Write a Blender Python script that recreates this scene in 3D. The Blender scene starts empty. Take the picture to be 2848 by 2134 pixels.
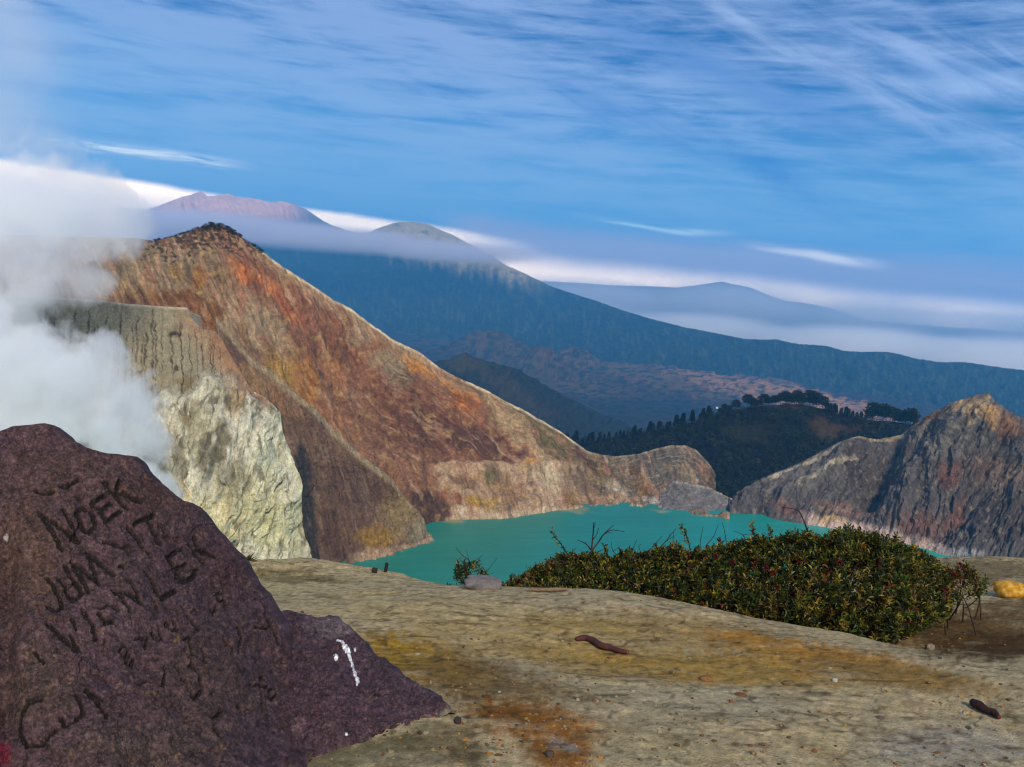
import bpy, math, random
import numpy as np

# ------------------------------------------------------------------ scene basics
S = bpy.context.scene
COL = S.collection
R = math.radians
W0, H0, F = 2848.0, 2134.0, 2466.0          # photograph size and focal length in its pixels
PITCH, ROLL = -7.4, 4.3                     # camera tilt: looks down a little, horizon falls to the right
rng = np.random.default_rng(7)
random.seed(7)

cam_d = bpy.data.cameras.new("Camera")
cam = bpy.data.objects.new("Camera", cam_d)
COL.objects.link(cam)
cam_d.sensor_width = 36.0
cam_d.lens = 36.0 * F / W0
cam_d.clip_start = 0.05
cam_d.clip_end = 120000
import mathutils
CM = (mathutils.Euler((R(90 + PITCH), 0, 0)).to_matrix() @ mathutils.Matrix.Rotation(R(ROLL), 3, 'Z'))
cam.rotation_euler = CM.to_euler()
S.camera = cam
CMn = np.array(CM)

def rays(px, py):
    """direction through a point of the photograph, scaled so that its y (forward) is 1"""
    px = np.asarray(px, float); py = np.asarray(py, float)
    c = np.stack([(px - W0 / 2) / F, -(py - H0 / 2) / F, -np.ones_like(px)], -1)
    w = c @ CMn.T
    return w / w[..., 1:2]
def at(px, py, d):
    return rays(px, py) * np.asarray(d, float)[..., None]
def project(P):
    c = P @ CMn
    return W0 / 2 + F * c[..., 0] / -c[..., 2], H0 / 2 - F * c[..., 1] / -c[..., 2]
def azel(px, py):
    r = rays(px, py); r = r / np.linalg.norm(r)
    return math.atan2(r[0], r[1]), math.asin(r[2])

LAKE = -240.0
def dlake(px, py):
    return LAKE / rays(px, py)[..., 2]

# ------------------------------------------------------------------ node helpers
class NT:
    def __init__(s, tree):
        s.t = tree; s.n = tree.nodes; s.l = tree.links
    def new(s, kind, **kw):
        n = s.n.new(kind)
        for k, v in kw.items(): setattr(n, k, v)
        return n
    def put(s, sock, v):
        if isinstance(v, bpy.types.NodeSocket): s.l.new(v, sock)
        elif v is not None:
            try: sock.default_value = v
            except Exception: sock.default_value = (*v, 1.0)
    def m(s, op, a, b=None, c=None, clamp=False):
        n = s.new('ShaderNodeMath', operation=op); n.use_clamp = clamp
        s.put(n.inputs[0], a)
        if b is not None: s.put(n.inputs[1], b)
        if c is not None: s.put(n.inputs[2], c)
        return n.outputs[0]
    def v(s, op, a, b=None):
        n = s.new('ShaderNodeVectorMath', operation=op)
        s.put(n.inputs[0], a)
        if b is not None: s.put(n.inputs[1], b)
        return n.outputs['Value'] if op in ('LENGTH', 'DISTANCE', 'DOT_PRODUCT') else n.outputs[0]
    def xyz(s, x, y, z):
        n = s.new('ShaderNodeCombineXYZ')
        for i, q in enumerate((x, y, z)): s.put(n.inputs[i], q)
        return n.outputs[0]
    def sep(s, v):
        n = s.new('ShaderNodeSeparateXYZ'); s.put(n.inputs[0], v); return n.outputs
    def mix(s, f, a, b, mode='MIX'):
        n = s.new('ShaderNodeMix', data_type='RGBA', blend_type=mode)
        s.put(n.inputs[0], f); s.put(n.inputs[6], a); s.put(n.inputs[7], b)
        return n.outputs[2]
    def ss(s, x, lo, hi, a=0.0, b=1.0):
        n = s.new('ShaderNodeMapRange', interpolation_type='SMOOTHSTEP')
        for i, q in enumerate((x, lo, hi, a, b)): s.put(n.inputs[i], q)
        return n.outputs[0]
    def noise(s, vec, scale, detail=4, rough=0.55, dist=0.0):
        n = s.new('ShaderNodeTexNoise')
        s.put(n.inputs['Vector'], vec); n.inputs['Scale'].default_value = scale
        n.inputs['Detail'].default_value = detail; n.inputs['Roughness'].default_value = rough
        n.inputs['Distortion'].default_value = dist
        return n.outputs[0]

def lin(c):
    c = np.asarray(c, float) / 255.0
    return np.where(c <= 0.04045, c / 12.92, ((c + 0.055) / 1.055) ** 2.4)
def lin4(c, k=1.0):
    return tuple(float(q) * k for q in lin(c)) + (1.0,)

# ------------------------------------------------------------------ sky, sun, exposure
SUN_AZ, SUN_EL = R(163), R(38)             # azimuth from +Y towards +X: the sun stands behind the camera, a little to its right
world = bpy.data.worlds.new("World"); S.world = world; world.use_nodes = True
SKY_STRENGTH = 0.1
def build_world():
    world.node_tree.nodes.clear()
    t = NT(world.node_tree)
    out = t.new('ShaderNodeOutputWorld'); bg = t.new('ShaderNodeBackground')
    sky = t.new('ShaderNodeTexSky', sky_type='NISHITA')
    sky.sun_disc = False; sky.sun_elevation = SUN_EL; sky.sun_rotation = SUN_AZ
    sky.altitude = 2300; sky.air_density = 1.0; sky.dust_density = 0.6; sky.ozone_density = 2.0
    K = 1.0 / SKY_STRENGTH
    d = t.new('ShaderNodeTexCoord').outputs['Generated']
    x, y, z = t.sep(d)
    az = t.m('ARCTAN2', x, y); el = t.m('ARCSINE', z)
    col = t.mix(1.0, sky.outputs[0], (0.055, 0.37, 0.68, 1), 'MULTIPLY')
    def tilted(p0, p1):
        """height of the direction above the line through two points of the sky, and the line's slope"""
        (a0, e0), (a1, e1) = azel(*p0), azel(*p1)
        k = (e1 - e0) / (a1 - a0)
        return t.m('SUBTRACT', el, t.m('MULTIPLY_ADD', az, k, e0 - k * a0))
    def slanted_noise(p0, p1, sx, sy, detail=5, rough=0.55, dist=0.3, off=0.0):
        h = tilted(p0, p1)
        return t.noise(t.xyz(t.m('MULTIPLY', az, sx), t.m('MULTIPLY', h, sy), off), 1.0, detail, rough, dist)
    A = 1 / F                                # one photograph pixel as an angle
    # slow warp used by all bands
    wv = t.m('SUBTRACT', t.noise(t.xyz(az, el, 3.0), 7.0, 3), 0.5)
    # high veil: broad soft patches with fine ripples
    n1 = slanted_noise((0, 300), (2848, 620), 3.2, 13.0, 4, 0.5, 0.5, 1.0)
    n2 = slanted_noise((0, 300), (2848, 560), 7.0, 62.0, 5, 0.6, 0.4, 5.0)
    n3 = slanted_noise((1900, 0), (2848, 420), 4.0, 26.0, 5, 0.55, 0.5, 9.0)
    left = t.ss(az, azel(2300, 400)[0], azel(900, 400)[0])
    n4 = slanted_noise((0, 300), (2848, 600), 16.0, 130.0, 4, 0.6, 0.3, 31.0)
    veil = t.m('MULTIPLY_ADD', n1, 0.70, t.m('MULTIPLY', n2, 1.35)); veil = t.m('MULTIPLY_ADD', t.m('SUBTRACT', n4, 0.5), 0.40, veil)
    veil = t.m('ADD', veil, t.m('MULTIPLY', n3, 0.45))
    veil = t.ss(t.m('MULTIPLY_ADD', left, 0.20, veil), 0.95, 1.62)
    fade = t.ss(el, azel(1424, 640)[1], azel(1424, 330)[1], 0.85, 1.0)
    col = t.mix(t.m('MULTIPLY', t.m('MULTIPLY', veil, fade), 0.85), col, lin4((138, 164, 208), K * 1.05))
    # paler blue towards the horizon
    low = t.ss(tilted((0, 430), (2848, 760)), 0.20, 0.0)
    col = t.mix(t.m('MULTIPLY', t.m('MULTIPLY', low, 0.85), t.ss(n2, 0.22, 0.62, 0.6, 1.0)), col, lin4((124, 170, 210), K * 1.05))
    def streak(p0, p1, w, c, f, a0=None, a1=None, nz=None, soft=1.0, warp=0.010, rag=0.55):
        """a streak of cloud along a line, w pixels wide, between azimuths of two points, ragged by a noise"""
        nonlocal col
        h = t.m('MULTIPLY_ADD', wv, warp, tilted(p0, p1))
        m = t.ss(t.m('ABSOLUTE', h), w * A, w * A * (1 - soft) )
        if a0 is not None:
            e = 0.035
            m = t.m('MULTIPLY', m, t.ss(az, azel(*a0)[0] - e, azel(*a0)[0] + e))
            m = t.m('MULTIPLY', m, t.ss(az, azel(*a1)[0] + e, azel(*a1)[0] - e))
        if nz is not None:
            m = t.m('MULTIPLY', m, t.ss(nz, 0.5 - rag * 0.35, 0.5 + rag * 0.35))
        col = t.mix(t.m('MULTIPLY', m, f), col, lin4(c, K) if max(c) > 8 else (c[0] * K, c[1] * K, c[2] * K, 1))
    nz = slanted_noise((0, 300), (2848, 620), 9.0, 70.0, 5, 0.6, 0.6, 13.0)
    nd = slanted_noise((1900, 0), (2848, 430), 6.0, 34.0, 5, 0.6, 0.8, 17.0)
    n2r = n2
    # diagonal cirrus at the upper right, dark gaps beside it
    streak((2000, 10), (2848, 440), 75, (168, 188, 226), 0.85, (1950, 0), (3200, 600), nd, 1.0, 0.05, 0.8)
    streak((2100, 0), (2848, 250), 55, (150, 176, 222), 0.7, (2050, 0), (3200, 600), nd, 1.0, 0.05, 0.8)
    streak((2500, 90), (2848, 150), 60, (172, 192, 230), 0.8, (2450, 100), (3300, 200), nd, 1.0, 0.06, 0.7)
    streak((2480, 240), (2848, 235), 60, (166, 190, 228), 0.8, (2450, 200), (3300, 200), nd, 1.0, 0.06, 0.7)
    streak((1640, 270), (2300, 545), 60, (20, 104, 186), 0.6, (1500, 400), (2420, 500), nd, 1.0, 0.06, 0.9)
    streak((1700, 90), (2200, 300), 80, (18, 100, 184), 0.55, (1650, 100), (2400, 300), n2r, 1.0, 0.06, 0.9)
    # bright thin bars
    nb = slanted_noise((140, 395), (640, 460), 12.0, 120.0, 5, 0.65, 0.5, 23.0)
    streak((150, 395), (640, 455), 22, (1.0, 1.05, 1.0), 0.95, (170, 400), (640, 450), nb, 1.0, 0.006, 0.5)
    streak((1600, 595), (1960, 660), 10, (0.8, 1.1, 1.15), 0.7, (1640, 600), (1960, 650), nb, 1.0, 0.004, 0.8)
    streak((1850, 640), (2100, 655), 14, (1.2, 1.3, 1.2), 0.8, (1870, 650), (1990, 650), nz, 1.0, 0.004, 0.8)
    # lavender bank above the horizon on the right, then the cream band below
    streak((1000, 640), (2848, 800), 84, (0.66, 0.52, 0.57), 0.85, (1250, 690), (4200, 900), None, 0.75, 0.016)
    streak((300, 560), (1500, 740), 60, (0.55, 0.46, 0.52), 0.5, (200, 560), (1500, 720), None, 0.9, 0.02)
    streak((2110, 690), (2450, 735), 22, (1.7, 1.5, 1.25), 0.95, (2130, 690), (2420, 735), nz, 0.9, 0.006, 0.5)
    # cream light under the cloud deck (left) and along the horizon
    hz = t.m('MULTIPLY_ADD', wv, 0.014, tilted((360, 500), (1500, 672)))
    m = t.ss(hz, 5 * A, -16 * A)
    m = t.m('MULTIPLY', m, t.ss(az, azel(1560, 680)[0], azel(1150, 680)[0]))
    col = t.mix(m, col, lin4((255, 226, 190), K * 2.9))
    hz = t.m('MULTIPLY_ADD', wv, 0.014, tilted((1370, 712), (2848, 868)))
    m = t.ss(hz, 34 * A, -34 * A)
    col = t.mix(m, col, lin4((255, 224, 190), K * 2.9))
    for p0, p1, w, f in (((1500, 765), (2848, 935), 18, 0.35), ((2300, 850), (2848, 890), 12, 0.5), ((1900, 690), (2848, 800), 14, 0.5)):
        streak(p0, p1, w, (0.8, 0.62, 0.62), f, (1700, 800), (3600, 900), nz, 1.0, 0.01, 0.9)
    m = t.ss(tilted((1370, 800), (2848, 980)), 0, -0.06)
    col = t.mix(t.m('MULTIPLY', m, 0.7), col, lin4((236, 214, 196), K * 1.5))
    t.put(bg.inputs['Color'], col); bg.inputs['Strength'].default_value = SKY_STRENGTH
    t.l.new(bg.outputs[0], out.inputs[0])
build_world()

sun_d = bpy.data.lights.new("Sun", 'SUN'); sun = bpy.data.objects.new("Sun", sun_d); COL.objects.link(sun)
sun_d.energy = 3.4; sun_d.angle = R(9); sun_d.color = (1.0, 0.87, 0.68)
sd = mathutils.Vector((math.sin(SUN_AZ) * math.cos(SUN_EL), math.cos(SUN_AZ) * math.cos(SUN_EL), math.sin(SUN_EL)))
sun.rotation_euler = sd.to_track_quat('Z', 'Y').to_euler()

S.view_settings.view_transform = 'Standard'; S.view_settings.look = 'None'
S.view_settings.exposure = 0.25; S.view_settings.gamma = 1.0
S.render.engine = 'CYCLES'
S.cycles.use_denoising = True; S.cycles.filter_width = 1.2
S.cycles.max_bounces = 9; S.cycles.diffuse_bounces = 3; S.cycles.volume_bounces = 9
S.cycles.transparent_max_bounces = 8

# ------------------------------------------------------------------ numpy noise, splines, painting
_perm = rng.permutation(4096).astype(np.int64)
_ang = rng.random(4096) * 2 * np.pi
_gx, _gy = np.cos(_ang), np.sin(_ang)
def n2(x, y, seed=0):
    """gradient noise, about -1..1"""
    x = np.asarray(x, float); y = np.asarray(y, float)
    xi = np.floor(x).astype(np.int64); yi = np.floor(y).astype(np.int64)
    xf = x - xi; yf = y - yi
    u = xf * xf * xf * (xf * (xf * 6 - 15) + 10); v = yf * yf * yf * (yf * (yf * 6 - 15) + 10)
    def g(ix, iy, dx, dy):
        h = _perm[(_perm[(ix + seed * 131) & 4095] + iy) & 4095]
        return _gx[h] * dx + _gy[h] * dy
    a = g(xi, yi, xf, yf); b = g(xi + 1, yi, xf - 1, yf)
    c = g(xi, yi + 1, xf, yf - 1); d = g(xi + 1, yi + 1, xf - 1, yf - 1)
    return 1.5 * ((a + (b - a) * u) * (1 - v) + (c + (d - c) * u) * v)
def fbm(x, y, oct=4, seed=0, gain=0.5, lac=2.03):
    s = 0; a = 1.0; tot = 0
    for i in range(oct):
        s = s + a * n2(x, y, seed + i); tot += a
        a *= gain; x = x * lac + 17.3; y = y * lac - 9.1
    return s / tot
def ridged(x, y, oct=3, seed=0, gain=0.5):
    s = 0; a = 1.0; tot = 0
    for i in range(oct):
        s = s + a * (1 - 2 * np.abs(n2(x, y, seed + i))); tot += a
        a *= gain; x = x * 2.1 + 5.2; y = y * 2.1 + 3.3
    return s / tot
def plates(x, y, seed=0):
    """broken rock: every cell is a facet with its own height and tilt, about -1..1"""
    x = np.asarray(x, float) + 0 * np.asarray(y, float); y = np.asarray(y, float) + 0 * x
    x = x + 0.22 * n2(x * 2.3, y * 2.3, seed + 5); y = y + 0.22 * n2(x * 2.3 + 9, y * 2.3, seed + 6)
    xi = np.floor(x).astype(np.int64); yi = np.floor(y).astype(np.int64); best = np.full(x.shape, 9.0); val = np.zeros(x.shape)
    for i in (-1, 0, 1):
        for j in (-1, 0, 1):
            h = _perm[(_perm[(xi + i + seed * 131) & 4095] + yi + j) & 4095]
            dx = x - (xi + i + 0.5 + 0.45 * _gx[h]); dy = y - (yi + j + 0.5 + 0.45 * _gy[(h * 7 + 13) & 4095]); d = dx * dx + dy * dy
            k = d < best; best = np.where(k, d, best)
            val = np.where(k, _gx[(h * 3 + 5) & 4095] * 0.5 + 0.9 * (_gx[(h * 11 + 1) & 4095] * dx + _gy[(h * 5 + 3) & 4095] * dy), val)
    return val
def sstep(x, a, b):
    t = np.clip((x - a) / (b - a), 0, 1); return t * t * (3 - 2 * t)
def curve(x, pts):
    p = np.array(pts, float); return np.interp(x, p[:, 0], p[:, 1])
class TPS:
    """thin plate spline through scattered values"""
    def __init__(s, xy, val, reg=1e-4):
        s.c = np.array(xy, float); n = len(s.c)
        K = s.k(s.c, s.c) + reg * np.eye(n); P = np.c_[np.ones(n), s.c]
        A = np.zeros((n + 3, n + 3)); A[:n, :n] = K; A[:n, n:] = P; A[n:, :n] = P.T
        s.w = np.linalg.solve(A, np.r_[np.array(val, float), 0, 0, 0])
    def k(s, a, b):
        r2 = ((a[:, None, :] - b[None]) ** 2).sum(-1)
        return 0.5 * r2 * np.log(r2 + 1e-12)
    def __call__(s, x, y):
        sh = np.shape(x); q = np.stack([np.ravel(x), np.ravel(y)], -1).astype(float)
        o = np.empty(len(q)); n = len(s.c)
        for i in range(0, len(q), 40000):
            b = q[i:i + 40000]
            o[i:i + 40000] = s.k(b, s.c) @ s.w[:n] + s.w[n] + b @ s.w[n + 1:]
        return o.reshape(sh)

class Paint:
    """ground colour of a surface: stains and rock bands laid one over another, their edges broken up by noise"""
    def __init__(s, px, py, base, seed=0):
        s.x, s.y, s.seed = px, py, seed
        s.c = np.broadcast_to(lin(base), px.shape + (3,)).copy()
        s.wx = px + 20 * fbm(px / 60, py / 60, 5, seed + 40, 0.6); s.wy = py + 20 * fbm(px / 60, py / 60, 5, seed + 50, 0.6)
        s.n = fbm(px / 24, py / 24, 5, seed + 60, 0.62)
    def over(s, m, c, f=1.0):
        m = np.clip(m * f, 0, 1)[..., None]; s.c = s.c * (1 - m) + lin(c) * m
    def blob(s, cx, cy, rx, ry, c, f=0.9, ang=0, soft=0.5, nz=0.55):
        a = R(ang); dx = s.wx - cx; dy = s.wy - cy
        u = (dx * math.cos(a) + dy * math.sin(a)) / rx; v = (-dx * math.sin(a) + dy * math.cos(a)) / ry
        r = np.sqrt(u * u + v * v) + nz * s.n
        s.over(1 - sstep(r, 1 - soft, 1 + soft * 0.6), c, f)
    def line(s, pts, w, c, f=0.9, nz=0.5, soft=0.6):
        d = polydist(s.wx, s.wy, pts) / w + nz * s.n
        s.over(1 - sstep(d, 1 - soft, 1 + soft), c, f)
    def mask(s, m, c, f=1.0): s.over(m, c, f)
    def vary(s, n, k):
        s.c = s.c * np.clip(1 + k * n, 0.25, 2.2)[..., None]
def polydist(x, y, pts):
    d = np.full(np.shape(x), 1e9)
    for (x0, y0), (x1, y1) in zip(pts[:-1], pts[1:]):
        L = (x1 - x0) ** 2 + (y1 - y0) ** 2 + 1e-9
        t = np.clip(((x - x0) * (x1 - x0) + (y - y0) * (y1 - y0)) / L, 0, 1)
        d = np.minimum(d, np.hypot(x - x0 - t * (x1 - x0), y - y0 - t * (y1 - y0)))
    return d

# ------------------------------------------------------------------ mesh helpers
def mesh_obj(name, V, faces, mat, color=None, parent=None, smooth=True, loc=(0, 0, 0), extra=None):
    """V (n,3) world points, faces (m,k) ints -> one linked mesh object with its origin at loc"""
    V = np.asarray(V, float) - np.asarray(loc, float); me = bpy.data.meshes.new(name)
    fl = faces if isinstance(faces, list) else [faces]
    me.vertices.add(len(V)); me.vertices.foreach_set('co', V.astype(np.float32).ravel())
    loops = np.concatenate([f.ravel() for f in fl]).astype(np.int32)
    tot = np.concatenate([np.full(len(f), f.shape[1]) for f in fl]).astype(np.int32)
    st = np.r_[0, np.cumsum(tot)[:-1]].astype(np.int32)
    me.loops.add(len(loops)); me.loops.foreach_set('vertex_index', loops)
    me.polygons.add(len(tot)); me.polygons.foreach_set('loop_start', st); me.polygons.foreach_set('loop_total', tot)
    me.polygons.foreach_set('use_smooth', np.full(len(tot), smooth))
    me.update(calc_edges=True); me.validate()
    if color is not None:
        a = me.color_attributes.new('Col', 'FLOAT_COLOR', 'POINT')
        a.data.foreach_set('color', np.c_[color.reshape(-1, 3), np.ones(len(V))].astype(np.float32).ravel())
    for k, val in (extra or {}).items():
        a = me.attributes.new(k, 'FLOAT', 'POINT'); a.data.foreach_set('value', np.asarray(val, np.float32).ravel())
    if mat is not None: me.materials.append(mat)
    o = bpy.data.objects.new(name, me); COL.objects.link(o)
    o.location = loc
    if parent is not None: o.parent = parent; o.location = np.asarray(loc, float) - np.array(parent.location)
    return o
def grid_faces(nr, nc):
    i = np.arange(nr * nc).reshape(nr, nc)
    return np.stack([i[:-1, :-1], i[1:, :-1], i[1:, 1:], i[:-1, 1:]], -1).reshape(-1, 4)
def tag(o, label, cat=None, group=None, kind=None):
    o['label'] = label
    if cat: o['category'] = cat
    if group: o['group'] = group
    if kind: o['kind'] = kind
    return o
def structure(o):
    o['kind'] = 'structure'; return o
def empty(name, loc):
    o = bpy.data.objects.new(name, None); COL.objects.link(o); o.location = loc; o.empty_display_size = 0.1
    return o

def rock_material(name, scale, bump=0.5, var=0.35, rough=0.95, spec=0.15):
    """vertex colour broken up by noise of a size that suits the rock (scale in 1/m)"""
    m = bpy.data.materials.new(name); m.use_nodes = True; t = NT(m.node_tree)
    b = t.n['Principled BSDF']
    a = t.new('ShaderNodeAttribute', attribute_name='Col').outputs['Color']
    g = t.new('ShaderNodeTexCoord').outputs['Object']
    k1 = t.noise(g, scale, 8, 0.65); k2 = t.noise(g, scale * 5.3, 6, 0.7)
    k = t.m('MULTIPLY_ADD', k1, 0.6, t.m('MULTIPLY', k2, 0.6))
    f = t.ss(k, 0.3, 0.9, 1 - var, 1 + var)
    c = t.mix(1.0, a, t.xyz(f, f, f), 'MULTIPLY')
    t.put(b.inputs['Base Color'], c); b.inputs['Roughness'].default_value = rough
    b.inputs['Specular IOR Level'].default_value = spec
    bp = t.new('ShaderNodeBump'); bp.inputs['Strength'].default_value = bump
    bp.inputs['Distance'].default_value = 0.6 / scale
    t.put(bp.inputs['Height'], k); t.put(b.inputs['Normal'], bp.outputs[0])
    return m

def patch(name, x0, x1, nx, ny, top, bot, ctrl, disp, paint, mat, back=(120, 90, 14), below=(0, 0, 0), logd=True, xs=None):
    """a mountain side seen from the rim: its skyline and its foot are curves, its distance a smooth spline
    through known points; the far side falls away behind the skyline so that it is a whole ridge"""
    px = np.linspace(x0, x1, nx) if xs is None else xs
    nx = len(px)
    tp, bt = curve(px, top), curve(px, bot)
    v = np.linspace(0, 1, ny)[:, None]
    PX = np.broadcast_to(px, (ny, nx)).copy(); PY = tp + (bt - tp) * v
    c = np.array([(a, b, dlake(a, b) if d is None else d) for a, b, d in ctrl], float)
    sp = TPS(c[:, :2] / 500, np.log(c[:, 2]))
    D = np.exp(sp(PX / 500, PY / 500))
    P = at(PX, PY, D)
    N = np.cross(np.gradient(P, axis=1), np.gradient(P, axis=0)); N /= np.linalg.norm(N, axis=-1, keepdims=True) + 1e-12
    N *= np.where((N * P).sum(-1, keepdims=True) > 0, -1, 1)
    # smooth the push direction a little towards the viewer-horizontal so that ridges stay ridges
    P = P + N * disp(PX, PY, v + 0 * PX)[..., None]
    pt = Paint(PX, PY, (128, 110, 90), seed=len(name)); paint(pt, v + 0 * PX); C = np.clip(pt.c, 0.004, 0.9)
    rows, cols = [P], [C]
    bd, bz, bn = back
    if bn:
        t = np.linspace(0, 1, bn + 1)[1:][::-1, None, None] ** 1.5
        bzc = (curve(px, bz) if isinstance(bz, list) else np.full(nx, float(bz)))[None, :, None]
        B = P[0][None] + np.concatenate([0 * t * bzc, t * bd + 0 * bzc, -t * bzc], -1)
        B[..., 2] += bd * 0.04 * fbm(PX[:1] / 60, t[..., 0] * 6 + 0 * PX[:1], 4, 77) * np.minimum(1, t[..., 0] * 6)
        rows.insert(0, B); cols.insert(0, np.broadcast_to(C[0], B.shape))
    fd, fz, fn = below
    if fn:
        t = np.linspace(0, 1, fn + 1)[1:, None, None]
        B = P[-1][None] + np.concatenate([np.zeros_like(t), -t * fd, -t * fz], -1)
        rows.append(B); cols.append(np.broadcast_to(C[-1], B.shape))
    P = np.concatenate(rows); C = np.concatenate(cols)
    return mesh_obj(name, P.reshape(-1, 3), grid_faces(P.shape[0], P.shape[1]), mat, C.reshape(-1, 3))

M_wall = rock_material('crater_rock', 0.16, 0.55, 0.42)
M_far = rock_material('far_slope', 0.006, 0.5, 0.3)
M_mid = rock_material('near_slope', 0.03, 0.5, 0.4)

# ------------------------------------------------------------------ crater walls
CREST = [(-300, 640), (0, 650), (200, 656), (300, 660), (372, 661), (427, 668), (474, 660), (525, 645), (554, 631), (583, 621), (611, 622),
         (630, 631), (657, 645), (684, 668), (709, 688), (735, 701), (767, 727), (807, 753), (851, 782), (894, 809), (927, 832),
         (952, 845), (981, 861), (1017, 890), (1053, 915), (1097, 945), (1163, 976), (1235, 1027), (1294, 1059), (1353, 1082),
         (1407, 1115), (1475, 1149), (1542, 1188), (1588, 1219), (1633, 1251), (1669, 1262), (1714, 1266), (1768, 1262), (1814, 1249),
         (1859, 1238), (1904, 1237), (1936, 1248), (1954, 1266), (1976, 1290), (1987, 1312), (1992, 1380), (2030, 1400)]
SHORE = [(-300, 1600), (600, 1600), (968, 1560), (1092, 1520), (1181, 1462), (1263, 1446), (1324, 1443), (1405, 1441), (1466, 1430), (1527, 1424),
         (1568, 1420), (1621, 1413), (1690, 1410), (1751, 1409), (1812, 1412), (1873, 1418), (2000, 1419), (2030, 1420)]

def wall_disp(x, y, v):
    s = x - 0.42 * (y - 900) + 22 * fbm(x / 130, y / 130, 3, 3)
    pt = sstep(fbm(x / 90, y / 90, 3, 17), -0.35, 0.35)              # gullied and blocky stretches alternate
    u = -0.62 * (x - 1000) + 0.78 * (y - 1000) + 14 * fbm(x / 70, y / 70, 3, 8); dg = sstep(x + 0.3 * y, 1250, 1450)
    g = 8.0 * ridged(s / 110, y / 420, 3, 11) + (0.6 + 1.6 * pt) * ridged(s / 34 + 0.4 * fbm(x / 50, y / 50, 2, 18), y / 150, 3, 12) * (1 - 0.6 * dg) + 0.6 * pt * ridged(s / 12, y / 60, 3, 15) * (1 - dg)
    g = g + dg * 1.1 * ridged(u / 16, x / 150, 3, 9) + 2.4 * fbm(x / 40, y / 34, 5, 13, 0.58) + 1.1 * plates(s / 30, y / 60, 19) + 0.6 * plates(x / 12, y / 19, 20)
    low = sstep(x, 1500, 1750)
    g2 = 3.2 * ridged((x + 0.2 * y) / 46, y / 130, 3, 16) + 2.6 * fbm(x / 30, y / 22, 5, 13, 0.6) + 0.8 * plates((x + .2 * y) / 18, y / 30, 19) + 0.5 * plates(x / 8, y / 9, 20)
    # strata near the saddle curve with the ground
    dm = np.hypot((x - 1880) / 120, (y - 1290) / 60)
    g2 = g2 * (0.45 + 0.55 * sstep(dm, 0.4, 1.2)) + 5 * np.exp(-dm ** 2)
    g = g * (1 - low) + g2 * low
    # bench line above the pale band
    band = sstep(y, 1286, 1310) * sstep(x, 1180, 1260)
    g = g * (1 - 0.55 * band * (1 - low)) + band * (1 - low) * (3.0 * fbm(x / 40, y / 26, 5, 25, 0.6) + 1.1 * plates(x / 26, y / 20, 26))
    g = g + 5.0 * sstep(y, 1286, 1300) * sstep(x, 1200, 1260) * (1 - sstep(x, 1480, 1560))
    return g * (0.25 + 0.75 * sstep(v, 0, 0.10)) * (1 - 0.7 * sstep(v, 0.9, 1.0)) + 1.5 * fbm(x / 24, y / 9, 4, 30) * sstep(v, 0.9, 1.0) - 2.0

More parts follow.
